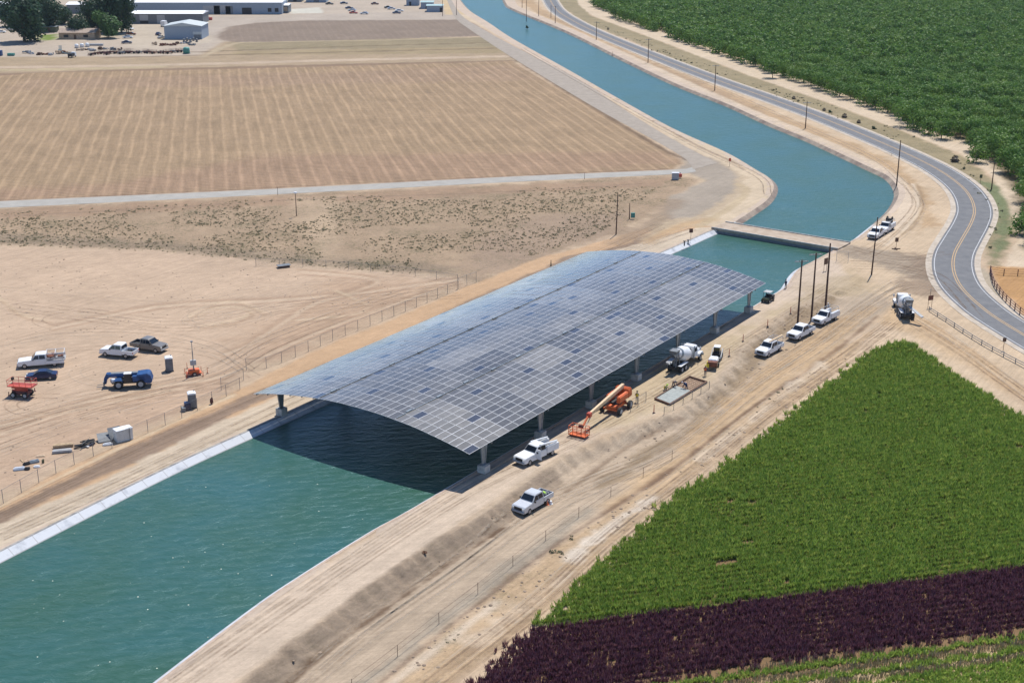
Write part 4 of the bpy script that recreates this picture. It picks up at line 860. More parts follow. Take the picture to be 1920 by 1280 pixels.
def rack(t, x0, x1, z=2.05, m='lgrey'):
    b = MB()
    for s_ in (1, -1):
        b.tube((x0, s_*.8, z), (x1, s_*.8, z), .035, n=5)
        for x in (x0+.1, x1-.1): b.tube((x, s_*.85, 1.2), (x, s_*.8, z), .03, n=5)
    for k in range(4): x = x0+.1+(x1-x0-.2)*k/3; b.tube((x, -.8, z), (x, .8, z), .03, n=5)
    return b.build('ladder_rack', m, t)
def place(t, rear, front, dz=0):
    c, a = heading(rear, front)
    if t.name.split('.')[0] in ('pickup_truck', 'service_truck', 'utility_truck'): t.scale = (1.04, 1.06, 1.14)
    t.location = (c.x, c.y, c.z+dz); t.rotation_euler = (0, 0, a)
    # lean with the slope
    return t
# --- dirt lot
t = pickup('utility_truck', 'white crew cab flatbed work truck with steel racks, biggest truck in the dirt lot', 'truck', 'white', None, True, L=6.6)
m = MB().box((-2.3, 0, .98), (2.8, 2.2, .12)); m.build('flatbed', 'lgrey', t)
for s_ in (1, -1):
    MB().box((-2.2, s_*.98, .72), (2.6, .3, .42)).build('tool_box', 'white', t, bevel=.02); MB().box((-2.3, s_*1.06, 1.28), (2.7, .06, .3)).build('side_board', 'lgrey', t)
m = MB()
for x in (-1.0, -2.3, -3.6):
    for s_ in (1, -1): m.tube((x, s_*1.02, 1.0), (x, s_*1.02, 2.0), .04, n=5)
    m.tube((x, -1.02, 2.0), (x, 1.02, 2.0), .04, n=5)
for s_ in (1, -1): m.tube((-.9, s_*1.02, 2.0), (-3.7, s_*1.02, 2.0), .04, n=5)
m.build('pipe_rack', 'white', t)
m = MB(); r = random.Random(3)
for k in range(9): m.box((r.uniform(-3.4, -1.2), r.uniform(-.8, .8), 1.15+r.uniform(0, .3)), (r.uniform(.3, .9), r.uniform(.2, .6), r.uniform(.2, .5)), r.uniform(0, 3))
m.build('tool_load', 'rust', t); place(t, (121, 682), (33, 689))
t = pickup('pickup_truck', 'white pickup truck with its open bed to the right, left of the taupe pickup', 'pickup truck', 'white', 'open'); place(t, (255, 670), (194, 664))
t = pickup('pickup_truck', 'taupe grey pickup truck with silver hood, parked behind the white pickup in the dirt lot', 'pickup truck', 'taupe', 'open'); place(t, (252, 652), (308, 660))
def sedan(name, label, paint, group=None, cat='car', L=4.7):
    t = thing(name, label, cat, group=group); h = L/2
    MB().prism([(h, .35), (h, .62), (h-.3, .78), (.95, .92), (-1.7, .98), (-h, .88), (-h, .35)][::-1], -.9, .9, inset=(.6, .14)).build('body', paint, t, bevel=.05)
    MB().prism([(1.15, .88), (.35, 1.36), (0, 1.43), (-.75, 1.42), (-1.75, .96)][::-1], -.83, .83, inset=(.9, .32)).build('cabin', paint, t, bevel=.04)
    zi = lambda z: .83-(z-.9)*.32
    win(t, 'windshield', [(1.08, -.74, .93), (1.08, .74, .93), (.42, .62, 1.33), (.42, -.62, 1.33)], .02)
    win(t, 'rear_window', [(-1.66, .72, 1.01), (-1.66, -.72, 1.01), (-.85, -.60, 1.39), (-.85, .60, 1.39)], .02)
    for a, b, c, d in ((.85, 0, .38, 0), (-.06, -1.3, -.06, -.85)):
        for s_ in (1, -1):
            q = [(b, s_*zi(.97), .97), (a, s_*zi(.97), .97), (c, s_*zi(1.32), 1.32), (d, s_*zi(1.32), 1.32)]; win(t, 'side_window', q if s_ < 0 else q[::-1], .02)
    for s_ in (1, -1):
        wheel(t, 1.4, s_*.8, .33, .22); wheel(t, -1.4, s_*.8, .33, .22)
        MB().box((h-.1, s_*.62, .66), (.2, .3, .1)).build('headlight', 'lamp', t); MB().box((-h+.05, s_*.66, .74), (.14, .26, .12)).build('tail_light', 'red', t)
    return t
t = sedan('car', 'dark blue sedan parked between the flatbed truck and the red lift', 'navy'); place(t, (107, 708), (50, 711))
# --- red scissor lift
t = thing('scissor_lift', 'faded red rough terrain scissor lift at the left edge of the dirt lot', 'scissor lift')
MB().box((0, 0, .75), (2.6, 1.3, .5)).build('chassis', 'maroon', t, bevel=.03)
for x in (-.95, .95):
    for y in (-.85, .85): wheel(t, x, y, .46, .34, 'lgrey')
m = MB()
for k in range(4):
    for s_ in (.5, -.5):
        z0, z1 = (1.02+k*.16, 1.14+k*.16) if k % 2 else (1.14+k*.16, 1.02+k*.16); m.hexa([(-1.3, s_-.04, z0-.06), (1.3, s_-.04, z1-.06), (1.3, s_+.04, z1-.06), (-1.3, s_+.04, z0-.06), (-1.3, s_-.04, z0+.06), (1.3, s_-.04, z1+.06), (1.3, s_+.04, z1+.06), (-1.3, s_+.04, z0+.06)])
m.build('scissor_arms', 'red', t)
MB().box((.2, 0, 1.78), (4.0, 1.75, .14)).build('platform', 'red', t)
m = MB()
for z in (2.25, 2.75):
    for s_ in (.85, -.85): m.tube((-1.75, s_, z), (2.15, s_, z), .035, n=5)
    for x in (-1.75, 2.15): m.tube((x, -.85, z), (x, .85, z), .035, n=5)
for x in (-1.75, -.78, .2, 1.18, 2.15):
    for s_ in (.85, -.85): m.tube((x, s_, 1.8), (x, s_, 2.75), .035, n=5)
m.build('guard_rail', 'red', t); MB().box((-1.6, .6, 2.5), (.3, .4, .4)).build('control_box', 'black', t)
for x, y in ((1.5, 1.1), (1.5, -1.1), (-1.5, 1.1), (-1.5, -1.1)): MB().tube((x, y, .5), (x, y, 1.0), .07, n=6).tube((x, y, .45), (x, y, .5), .18, n=8).build('outrigger', 'maroon', t)
place(t, (18, 741), (66, 744))
# --- blue telehandler
t = thing('telehandler', 'big blue telescopic handler with lowered boom, white cab roof and large wheels in the lot', 'telehandler')
MB().box((0, 0, 1.0), (5.2, 1.3, .6)).build('chassis', 'black', t, bevel=.05)
for x in (-1.75, 1.55):
    for y in (-1.0, 1.0): wheel(t, x, y, .68, .48, 'lgrey')
MB().prism([(-3.5, 1.1), (-3.3, .7), (-2.6, .7), (-1.5, 1.5), (-1.2, 2.15), (-2.8, 2.3), (-3.2, 2.1)], -1.1, 1.1).build('counterweight', 'blue', t, bevel=.08)
MB().box((.6, -.45, 1.85), (5.4, 1.1, .5)).build('boom', 'blue', t, bevel=.05); MB().box((.5, -.45, 2.13), (4.4, .7, .06)).build('boom_deck', 'grey', t)
MB().prism([(2.9, 2.15), (3.4, 2.1), (3.8, 1.4), (3.8, .5), (3.5, .5), (3.35, 1.2), (2.9, 1.6)], -1.0, -.1).build('boom_head', 'blue', t, bevel=.03)
MB().box((1.9, .6, 1.3), (1.6, .8, .5)).build('side_deck', 'blue', t, bevel=.05)
m = MB().box((3.8, 0, .75), (.1, 1.5, .8)); [m.box((4.35, s_*.45, .32), (1.1, .12, .06)) for s_ in (1, -1)]; m.build('fork_carriage', 'grey', t)
MB().box((.1, .78, 1.75), (1.25, .9, 1.3), taper=(.8, .9)).build('cab', 'glass', t, bevel=.05)
MB().box((.1, .78, 2.45), (1.15, .9, .1)).build('cab_roof', 'white', t, bevel=.03)
MB().box((-1.5, .7, 1.5), (1.9, .8, .9)).build('engine_cover', 'blue', t, bevel=.08)
for s_ in (1, -1):
    MB().prism([(.8, 1.2), (1.0, 1.5), (2.1, 1.5), (2.35, 1.2), (2.1, 1.42), (1.0, 1.42)], s_*1.2-.22, s_*1.2+.22).build('mudguard', 'blue', t)
MB().lathe((2.3, .75, 1.1), (0, 0, 1), [(0, .33), (.3, .36), (.5, .3), (.55, .05)], 12).build('tank', 'white', t)
place(t, (282, 722), (206, 726))
# --- toilets, light tower
def toilet(label, px):
    t = thing('portable_toilet', label, 'portable toilet', P(*px), R(18))
    MB().box((0, 0, 1.1), (1.15, 1.15, 2.1)).build('cabin', 'grey', t, bevel=.03); MB().box((0, -.585, 1.1), (.8, .04, 1.85)).build('door', 'grey', t)
    MB().prism([(-.62, 2.15), (.62, 2.15), (.58, 2.28), (.3, 2.38), (-.3, 2.38), (-.58, 2.28)], -.62, .62).build('roof', 'white', t); MB().box((0, 0, .05), (1.25, 1.25, .1)).build('base', 'black', t)
    MB().tube((.4, .4, 2.3), (.4, .4, 2.55), .06).build('vent_pipe', 'grey', t); return t
toilet('grey portable toilet with white roof standing alone beside the light tower', (318, 695)); toilet('grey portable toilet with white roof by the fence, a blue wash station in front', (361, 763))
t = thing('wash_station', 'blue hand wash station and tank in front of the portable toilet by the fence', 'wash station', P(352, 768), R(30))
MB().box((0, 0, .5), (.9, .7, .9)).build('tank', 'navy', t, bevel=.06); MB().box((0, .1, 1.1), (.8, .5, .3)).build('sink', 'blue', t, bevel=.04); MB().tube((.2, .1, 1.2), (.2, .1, 1.6), .05).build('pump', 'grey', t)
MB().box((-.7, -.2, .3), (.5, .9, .6)).build('crate', 'grey', t)
b0 = P(364, 703)
t = thing('light_tower', 'orange trailer light tower with a tall thin mast in the dirt lot', 'light tower', b0, R(20))
MB().box((0, 0, .75), (1.7, 1.0, .55)).build('engine_housing', 'orange', t, bevel=.08); MB().box((0, 0, .42), (2.3, 1.1, .12)).build('frame', 'orange', t)
for y in (-.6, .6): wheel(t, 0, y, .32, .2)
for x, y in ((1.2, 1), (1.2, -1), (-1.2, 1), (-1.2, -1)): MB().tube((x, y*.5, .4), (x*1.05, y*1.15, .08), .05, n=6).tube((x*1.05, y*1.15, 0), (x*1.05, y*1.15, .9), .045, n=6).build('outrigger', 'orange', t)
hm = zheight(b0, 641); MB().tube((0, 0, .8), (0, 0, hm*.4), .11, n=6).tube((0, 0, hm*.4), (0, 0, hm*.7), .08, n=6).tube((0, 0, hm*.7), (0, 0, hm), .055, n=6).build('mast', 'steel', t)
MB().box((0, 0, 2.1), (.9, .5, .8)).build('lamp_bank', 'lgrey', t, bevel=.04); MB().box((0, 0, hm+.08), (.35, .2, .25)).build('camera_head', 'lgrey', t)
for k, (px_, lb) in enumerate((((350, 706), 'left of the light tower'), ((351, 691), 'behind the light tower'), ((389, 700), 'right of the light tower'))):
    b_ = thing('safety_post', 'thin orange marker post '+lb, 'marker post', P(*px_)); MB().tube((0, 0, .05), (0, 0, 1.0), .06, .04, 6).build('post', 'orange', b_); MB().tube((0, 0, 0), (0, 0, .06), .2, .18, 8).build('base', 'black', b_)
# --- right side trucks
t = pickup('service_truck', 'white utility body truck with its driver door open beside the near end of the canopy', 'service truck', 'white', 'utility', True, L=6.6)
for s_, nm in ((1, 'pipe_bin'), (-1, 'pipe_bin')): MB().tube((-3.1, s_*.8, 1.62), (.2, s_*.8, 1.95), .12, n=8).build(nm, 'white', t)
MB().hexa([(1.0, 1.0, .5), (.95, 1.72, .5), (.9, 1.72, .5), (.9, 1.0, .5), (1.0, 1.0, 1.7), (.95, 1.62, 1.7), (.9, 1.62, 1.7), (.9, 1.0, 1.7)]).build('open_door', 'white', t)
place(t, (1034, 846), (976, 872))
t = pickup('pickup_truck', 'silver pickup truck with a worker in lime shirt at its tailgate', 'pickup truck', 'silver', 'loaded'); place(t, (1024, 936), (973, 965))
lab3 = ('white pickup with pale pipes on its rack, nearest of the three on the dirt track', 'white pickup between two others, parked below the wooden poles', 'white pickup with side boxes, farthest of the three in a row on the dirt track')
G3 = 'white pickups parked on the dirt track'
for k, (rr, ff, bed) in enumerate((((1460, 652), (1424, 671), 'open'), ((1519, 621), (1483, 640), 'open'), ((1566, 593), (1528, 613), 'utility'))):
    t = pickup('pickup_truck', lab3[k], 'pickup truck', 'white', bed, k != 2, G3, 5.9)
    if k == 0: rack(t, -2.8, -.9); [MB().box((-.9, y, 2.14), (4.2, .22, .14)).build('pipe_bundle', 'cream', t) for y in (.55,)]
    if k == 2: rack(t, -2.8, .3)
    place(t, rr, ff)
t = pickup('pickup_truck', 'white pickup near the bridge end, in front of another white truck', 'pickup truck', 'white', 'open', group='white trucks beside the canal bend'); place(t, (1655, 437), (1631, 452))
t = pickup('pickup_truck', 'white work truck with a dark round reel behind its cab at the canal bend', 'pickup truck', 'white', 'utility', False, 'white trucks beside the canal bend'); MB().lathe((-1.6, -.55, 1.9), (0, 1, 0), [(0, .75), (.1, .75), (.11, .4), (1.0, .4), (1.01, .75), (1.1, .75)], 16).build('cable_reel', 'black', t)
rack(t, -2.6, 1.0); place(t, (1672, 427), (1650, 440))
# --- boom lift
t = thing('boom_lift', 'orange boom lift with cream boom and lowered orange basket beside the canopy', 'boom lift')
MB().box((0, 0, .75), (2.6, 1.5, .45)).build('chassis', 'orange', t, bevel=.04)
for x in (-1.25, 1.25):
    MB().box((x, 0, .55), (.3, 2.2, .2)).build('axle', 'orange', t)
    for y in (-1.25, 1.25): wheel(t, x, y, .52, .38, 'lgrey')
MB().lathe((0, 0, .95), (0, 0, 1), [(0, .7), (.25, .7)], 18).build('turntable', 'black', t)
MB().box((-.2, .75, 1.75), (2.3, .5, .9)).box((-.2, -.75, 1.75), (2.3, .5, .9)).build('engine_cover', 'orange', t, bevel=.1)
MB().prism([(-2.3, 1.3), (-1.3, 1.2), (-1.3, 2.3), (-1.6, 2.6), (-2.2, 2.4)], -1.0, 1.0).build('counterweight', 'orange', t, bevel=.12)
MB().hexa([(-1.6, -.2, 2.45), (6.4, -.16, 1.7), (6.4, .16, 1.7), (-1.6, .2, 2.45), (-1.6, -.2, 3.0), (6.4, -.16, 2.15), (6.4, .16, 2.15), (-1.6, .2, 3.0)]).build('boom', 'cream', t, bevel=.03)
MB().hexa([(1.2, -.212, 2.2), (5.4, -.19, 1.8), (5.4, -.166, 1.8), (1.2, -.18, 2.2), (1.2, -.212, 2.6), (5.4, -.19, 2.15), (5.4, -.166, 2.15), (1.2, -.18, 2.6)]).build('boom_stripe', 'yellow', t)
MB().box((6.6, 0, 1.9), (.6, .5, .6)).build('boom_head', 'red', t, bevel=.05)
MB().tube((6.8, 0, 1.9), (8.3, 0, .75), .14, .12, 6).build('jib', 'orange', t); MB().tube((6.6, .2, 1.6), (7.7, .2, .9), .05, n=6).build('jib_cylinder', 'steel', t)
MB().box((8.9, 0, .25), (1.0, 2.3, .1)).build('basket_floor', 'orange', t)
m = MB()
for z in (.6, .95, 1.35):
    for x in (8.4, 9.4): m.tube((x, -1.15, z), (x, 1.15, z), .04, n=5)
    for y in (-1.15, 1.15): m.tube((8.4, y, z), (9.4, y, z), .04, n=5)
for y in (-1.15, -.6, 0, .6, 1.15):
    for x in (8.4, 9.4): m.tube((x, y, .2), (x, y, 1.35), .04, n=5)
m.build('basket_rail', 'orange', t); MB().box((8.5, 0, 1.1), (.2, .6, .4)).build('control_box', 'maroon', t)
place(t, (1176, 753), (1134, 783)); t.scale = (1.3, 1.15, 1.15)
# --- concrete mixers
def mixer(label, chute_a, cab='white', cl=3.0):
    t = thing('concrete_mixer_truck', label, 'concrete mixer'); 
    MB().box((-.6, 0, .95), (8.2, .9, .3)).build('chassis', 'black', t)
    MB().box((1.75, 0, 2.0), (1.5, 2.2, 1.8), taper=(.86, .88)).build('cab', cab, t, bevel=.08); MB().box((1.7, 0, 2.93), (1.3, 1.9, .12), taper=(.9, .9)).build('cab_roof', cab, t, bevel=.04)
    MB().box((3.35, 0, 1.45), (1.9, 1.5, .95), taper=(.92, .8)).build('hood', cab, t, bevel=.1)
    MB().box((4.35, 0, 1.35), (.1, 1.1, .8)).build('grille', 'steel', t); MB().box((4.5, 0, .75), (.25, 2.3, .3)).build('bumper', 'steel', t, bevel=.04)
    win(t, 'windshield', [(2.47, -.9, 2.15), (2.47, .9, 2.15), (2.41, .85, 2.75), (2.41, -.85, 2.75)], .03); win(t, 'rear_window', [(1.07, .5, 2.2), (1.07, -.5, 2.2), (1.1, -.5, 2.65), (1.1, .5, 2.65)], .03)
    for s_ in (1, -1):
        q = [(1.3, s_*1.07, 2.1), (2.2, s_*1.07, 2.1), (2.15, s_*1.0, 2.65), (1.35, s_*1.0, 2.65)]; win(t, 'side_window', q if s_ < 0 else q[::-1], .03)
        MB().prism([(2.6, .9), (2.75, 1.35), (3.2, 1.5), (3.9, 1.45), (4.3, 1.0), (3.95, 1.25), (3.3, 1.3), (2.9, 1.15)], s_*1.0-.28, s_*1.0+.28).build('fender', cab, t)
        MB().box((2.6, s_*1.4, 2.4), (.1, .25, .5)).build('mirror', cab, t); MB().box((4.42, s_*.85, 1.2), (.1, .3, .25)).build('headlight', 'lamp', t)
        wheel(t, 3.4, s_*1.0, .53, .34, 'lgrey')
        for x in (-2.1, -3.4): wheel(t, x, s_*.95, .53, .56, 'lgrey')
        MB().box((-2.75, s_*.98, 1.25), (2.7, .6, .08)).build('mudguard', cab, t)
        MB().tube((.95, s_*1.1, 1.0), (.95, s_*1.1, 3.2), .09, n=8).build('exhaust_stack', 'steel', t)
    MB().lathe((.85, 0, 1.75), (-.955, 0, .295), [(0, .55), (.5, .95), (1.2, 1.18), (2.2, 1.22), (3.2, .98), (4.2, .62), (4.45, .58)], 24).build('drum', 'white', t, smooth_=True)
    MB().lathe((.85, 0, 1.75), (-.955, 0, .295), [(3.45, .93), (3.55, .97), (3.75, .9), (3.8, .82)], 24).build('drum_ring', 'steel', t)
    MB().box((-3.9, 0, 3.45), (1.0, 1.0, .6), taper=(1.4, 1.3)).build('hopper', 'grey', t)
    m = MB()
    for s_ in (1, -1): m.tube((-3.2, s_*.6, 1.1), (-3.7, s_*.6, 3.1), .09, n=6).tube((-4.4, s_*.5, 1.1), (-4.1, s_*.5, 3.1), .08, n=6)
    m.build('drum_support', 'grey', t); MB().tube((-3.9, 0, 1.1), (-4.2, 0, 2.5), .22, n=8).build('discharge_cone', 'grey', t)
    a = R(chute_a); dx, dy = -cos(a), -sin(a); p0 = Vector((-4.5, 0, 2.4)); p1 = p0+Vector((dx*cl, dy*cl, -.37*cl)); n_ = Vector((-dy, dx, 0))*.22; up = Vector((0, 0, .2))
    MB().hexa([p0-n_, p1-n_, p1+n_, p0+n_, p0-n_*1.6+up, p1-n_*1.6+up, p1+n_*1.6+up, p0+n_*1.6+up]).build('chute', 'lgrey', t)
    MB().tube((.2, .75, 1.35), (1.1, .75, 1.35), .34, n=12).build('water_tank', 'white', t); m = MB()
    for s_ in (.2, -.2): m.tube((-4.3, .75+s_, .7), (-3.9, .75+s_, 3.2), .035, n=5)
    for k in range(7): q = k/6; m.tube((-4.3+.4*q, .55, .7+2.5*q), (-4.3+.4*q, .95, .7+2.5*q), .025, n=5)
    m.build('ladder', 'grey', t); return t
t = mixer('white concrete mixer truck beside the canopy, drum end towards the slab', -15, cl=1.3); place(t, (1258, 702), (1309, 668))
t = mixer('white concrete mixer truck with chute swung out, above the tip of the green crop', 38); place(t, (1706, 607), (1682, 566))
# --- small machines
t = thing('skid_steer', 'compact loader with white cab roof behind the concrete pump', 'loader')
MB().box((0, 0, .7), (2.0, 1.1, .7)).build('body', 'black', t, bevel=.05); MB().box((.1, 0, 1.5), (1.2, .95, 1.0)).build('cab', 'glass', t, bevel=.04); MB().box((.1, 0, 2.06), (1.3, 1.05, .1)).build('cab_roof', 'white', t, bevel=.03)
for x in (-.6, .6):
    for y in (-.75, .75): wheel(t, x, y, .4, .28)
for s_ in (1, -1): MB().hexa([(-.9, s_*.78-.07, 1.2), (1.3, s_*.78-.07, .5), (1.3, s_*.78+.07, .5), (-.9, s_*.78+.07, 1.2), (-.9, s_*.78-.07, 1.45), (1.3, s_*.78-.07, .7), (1.3, s_*.78+.07, .7), (-.9, s_*.78+.07, 1.45)]).build('lift_arm', 'lgrey', t)
MB().box((1.5, 0, .35), (.5, 1.6, .5)).build('bucket', 'grey', t); place(t, (1347, 664), (1341, 678))
t = thing('concrete_pump', 'trailer concrete pump with white hood and orange hopper near the mixer', 'concrete pump')
MB().box((0, 0, 1.25), (2.0, 1.5, .7), taper=(.9, .85)).build('hood', 'white', t, bevel=.12); MB().box((0, 0, .75), (2.8, 1.2, .3)).build('frame', 'yellow', t); MB().box((1.3, .1, 1.0), (.8, 1.3, .8), taper=(1.2, 1.2)).build('hopper', 'rust', t); MB().box((1.5, -.6, .9), (.5, .4, .9)).build('valve_box', 'yellow', t)
for y in (-.8, .8): wheel(t, -.3, y, .36, .24)
MB().tube((-1.4, 0, .7), (-2.3, 0, .5), .06, n=6).build('drawbar', 'grey', t); place(t, (1341, 680), (1333, 696))
t = thing('utility_buggy', 'small open utility buggy with pale flat roof on the canal road past the canopy', 'utility buggy')
MB().box((.9, 0, .72), (1.1, 1.3, .45), taper=(.8, .9)).build('hood', 'olive', t, bevel=.06); MB().box((0, 0, .5), (2.9, 1.3, .25)).build('chassis', 'black', t); MB().box((-1.0, 0, .85), (1.0, 1.35, .4)).build('cargo_bed', 'black', t, bevel=.03)
MB().box((-.05, 0, .85), (.6, 1.2, .3)).box((-.3, 0, 1.1), (.12, 1.2, .5)).build('seat', 'black', t); MB().box((.0, 0, 1.9), (1.5, 1.4, .08)).build('roof', 'lgrey', t, bevel=.03)
m = MB(); [m.tube((x, y, .6), (x*.85, y, 1.9), .04, n=5) for x in (.75, -.75) for y in (.64, -.64)]; m.build('roll_cage', 'black', t)
for x in (-.95, .95):
    for y in (-.68, .68): wheel(t, x, y, .33, .26)
place(t, (1448, 560), (1431, 570))
# --- slab in its forms
cs = [P(1228, 749), P(1256, 760), P(1325, 718), P(1293, 708)]; org = cs[0]; ang = math.atan2((cs[1]-cs[0]).y, (cs[1]-cs[0]).x)
t = thing('concrete_slab', 'fresh grey concrete slab half poured inside timber forms beside the mixer truck', 'concrete slab', org)
c_ = [q-org for q in cs]; mid = lambda a, b, f: a+(b-a)*f
w1, w2 = mid(c_[1], c_[2], .58), mid(c_[0], c_[3], .58)
def quadbox(a, b, c, d, z0, z1): return [(p.x, p.y, z0) for p in (a, b, c, d)]+[(p.x, p.y, z1) for p in (a, b, c, d)]
MB().hexa(quadbox(c_[0], c_[1], w1, w2, -.1, .2)).build('poured_concrete', 'wetconc', t); MB().hexa(quadbox(w2, w1, c_[2], c_[3], -.1, .06)).build('gravel_bed', 'tan', t)
m = MB()
for a, b in ((c_[0], c_[1]), (c_[1], c_[2]), (c_[2], c_[3]), (c_[3], c_[0])):
    d = (b-a); n = Vector((-d.y, d.x, 0)).normalized()*.12; m.hexa(quadbox(a-n, b-n, b+n, a+n, -.1, .32))
m.build('form_boards', 'wood', t); m = MB()
for k in range(9):
    m.tube(tuple(mid(w2, c_[3], k/8)+Vector((0, 0, .14))), tuple(mid(w1, c_[2], k/8)+Vector((0, 0, .14))), .03, n=4)
    m.tube(tuple(mid(w2, w1, k/8)+Vector((0, 0, .16))), tuple(mid(c_[3], c_[2], k/8)+Vector((0, 0, .16))), .03, n=4)
m.build('rebar', 'rust', t)
# ------------------------------------------------------------ people
def person(label, px, rz, pose='stand', shirt='lime', legs='jean', hat='white', dz=0.0):
    t = thing('person', label, 'person', P(*px, dz), R(rz))
    if pose == 'stand': j = dict(pel=(0, 0, .95), ch=(.03, 0, 1.3), nk=(.04, 0, 1.48), kn=(.06, .11, .5), an=(0, .12, .08), kn2=(.0, -.12, .5), an2=(-.08, -.14, .08), el=(.0, .30, 1.18), ha=(.2, .27, 1.0), el2=(.02, -.3, 1.18), ha2=(.24, -.24, 1.02))
    elif pose == 'bend': j = dict(pel=(0, 0, .82), ch=(.3, 0, 1.02), nk=(.46, 0, 1.06), kn=(.1, .14, .44), an=(-.05, .15, .08), kn2=(-.02, -.14, .42), an2=(-.2, -.15, .08), el=(.42, .26, .75), ha=(.6, .18, .5), el2=(.42, -.26, .75), ha2=(.6, -.18, .48))
    else: j = dict(pel=(0, 0, .42), ch=(.22, 0, .72), nk=(.32, 0, .86), kn=(.34, .18, .46), an=(.1, .18, .08), kn2=(.28, -.18, .12), an2=(-.15, -.2, .07), el=(.42, .28, .55), ha=(.62, .2, .32), el2=(.42, -.28, .5), ha2=(.62, -.2, .24))
    V_ = {k: Vector(v) for k, v in j.items()}; s1, s2 = V_['ch']+Vector((0, .2, .08)), V_['ch']+Vector((0, -.2, .08)); hd = V_['nk']+(V_['nk']-V_['ch']).normalized()*.2; hip1, hip2 = V_['pel']+Vector((0, .1, -.05)), V_['pel']+Vector((0, -.1, -.05))
    vs, es, rs_ = [], [], []
    def add(p, r, par=None):
        vs.append(p); rs_.append(r)
        if par is not None: es.append((par, len(vs)-1))
        return len(vs)-1
    p0 = add(V_['pel'], .15); c = add(V_['ch'], .17, p0); n = add(V_['nk'], .06, c); h = add(hd, .10, n); add(hd+(hd-V_['nk']).normalized()*.08, .07, h)
    for s_, el, ha in ((s1, 'el', 'ha'), (s2, 'el2', 'ha2')):
        a = add(s_, .075, c); b = add(V_[el], .05, a); d = add(V_[ha], .032, b); dr = (V_[ha]-V_[el]).normalized(); pm = add(V_[ha]+dr*.06, .035, d); sd_ = dr.orthogonal().normalized()
        for f in range(4): add(V_[ha]+dr*(.15+.01*(1 if f in (1, 2) else 0))+sd_*(f-1.5)*.02, .009, pm)
        add(V_[ha]+dr*.08+sd_*.06, .011, d)
    for hp, kn, an in ((hip1, 'kn', 'an'), (hip2, 'kn2', 'an2')):
        a = add(hp, .10, p0); b = add(V_[kn], .07, a); d = add(V_[an], .05, b); add(V_[an]+Vector((.16, 0, -.03)), .045, d)
    me = bpy.data.meshes.new('body'); me.from_pydata([tuple(v) for v in vs], es, []); o = bpy.data.objects.new('body', me); col.objects.link(o); o.parent = t
    md = o.modifiers.new('skin', 'SKIN'); me.materials.append(M(legs))
    for i, r in enumerate(rs_): me.skin_vertices[0].data[i].radius = (r, r)
    me.skin_vertices[0].data[0].use_root = True; o.modifiers.new('sub', 'SUBSURF').levels = 1
    ax = (V_['ch']-V_['pel']); MB().lathe(V_['pel']+ax*.05, ax, [(0, .20), (ax.length*.6, .215), (ax.length*1.15, .22), (ax.length*1.3, .12)], 12).build('vest', shirt, t, smooth_=True)
    up = (hd-V_['nk']).normalized(); MB().lathe(hd+up*.04, up, [(0, .155), (.02, .135), (.1, .12), (.15, .06), (.16, .01)], 12).build('hard_hat', hat, t, smooth_=True)
    MB().lathe(hd-up*.06, up, [(0, .085), (.06, .105), (.12, .10)], 10).build('face', 'skin', t, smooth_=True)
    return t
person('worker in lime shirt and dark trousers leaning over the silver pickup tailgate', (1023, 941), 170, 'bend', 'lime', 'jean', 'lime', .3)
person('worker in a yellow vest standing by the fence panel near the boom lift', (1194, 754), 80, 'stand', 'yellow', 'grey', 'olive')
person('worker in an orange vest standing beside the concrete pump', (1322, 705), 60, 'stand', 'orange', 'jean', 'yellow')
person('worker in yellow kneeling at the near edge of the wet slab', (1246, 732), -40, 'kneel', 'yellow', 'grey', 'lime')
person('worker in tan bending over the far edge of the wet slab', (1262, 726), -50, 'bend', 'tan', 'jean', 'tan')
person('worker in dark clothes standing in the unpoured end of the slab', (1287, 731), 150, 'bend', 'navy', 'jean', 'white')
person('worker in white shirt and cap standing behind the farthest white pickup', (1552, 586), 200, 'stand', 'white', 'jean', 'white')
t = thing('marker_drum', 'orange and white marker cones stacked behind the silver pickup', 'marker cones', P(1026, 946), 0)
MB().lathe((0, 0, 0), (0, 0, 1), [(0, .3), (.05, .3), (.06, .2), (.5, .1), (.75, .04)], 12).build('cone', 'orange', t); MB().lathe((.45, .25, 0), (0, 0, 1), [(0, .28), (.05, .28), (.06, .2), (.45, .15), (.5, .02)], 12).build('jug', 'white', t); MB().box((.2, .55, .25), (.3, .3, .5)).build('toolbox', 'black', t)
# ------------------------------------------------------------ poles, fences, signs
WP = mat('pole_wood', (.075, .035, .025), .9, 0, .25)
def pole(px, ytop, label, arms=1, r=.17, m=WP, group=None, name='utility_pole', adir=0.0, lean=0.0):
    b = P(*px); h = zheight(b, ytop); t = thing(name, label, 'utility pole' if name == 'utility_pole' else 'post', b, adir, group)
    MB().tube((0, 0, -.3), (lean*h, 0, h), r, r*.62, 8).build('shaft', m, t)
    for k in range(arms):
        z = h-.35-k*1.0; MB().box((lean*h, .14, z), (2.4, .12, .14)).build('crossarm', 'lgrey' if arms == 1 else 'wood', t)
        for x in (-1.05, -.4, .4, 1.05): MB().lathe((x+lean*h, .14, z+.06), (0, 0, 1), [(0, .03), (.05, .05), (.12, .06), (.18, .03)], 8).build('insulator', 'grey', t)
    return t
pole((1495, 613), 487, 'tall dark wooden pole with pale crossarm, left of the three beside the parked pickups', 1, .2, adir=R(8))
pole((1521, 601), 474, 'tall dark wooden pole with pale crossarm, middle of the three beside the parked pickups', 1, .2, adir=R(8))
pole((1547, 584), 456, 'tall dark wooden pole without crossarm behind the farthest parked pickup', 0, .21)
pole((1634, 515), 407, 'wooden pole standing in front of two white trucks by the bridge', 0, .16, lean=.02)
pole((1681, 348), 263, 'wooden pole at the outer bank of the canal bend', 0, .17)
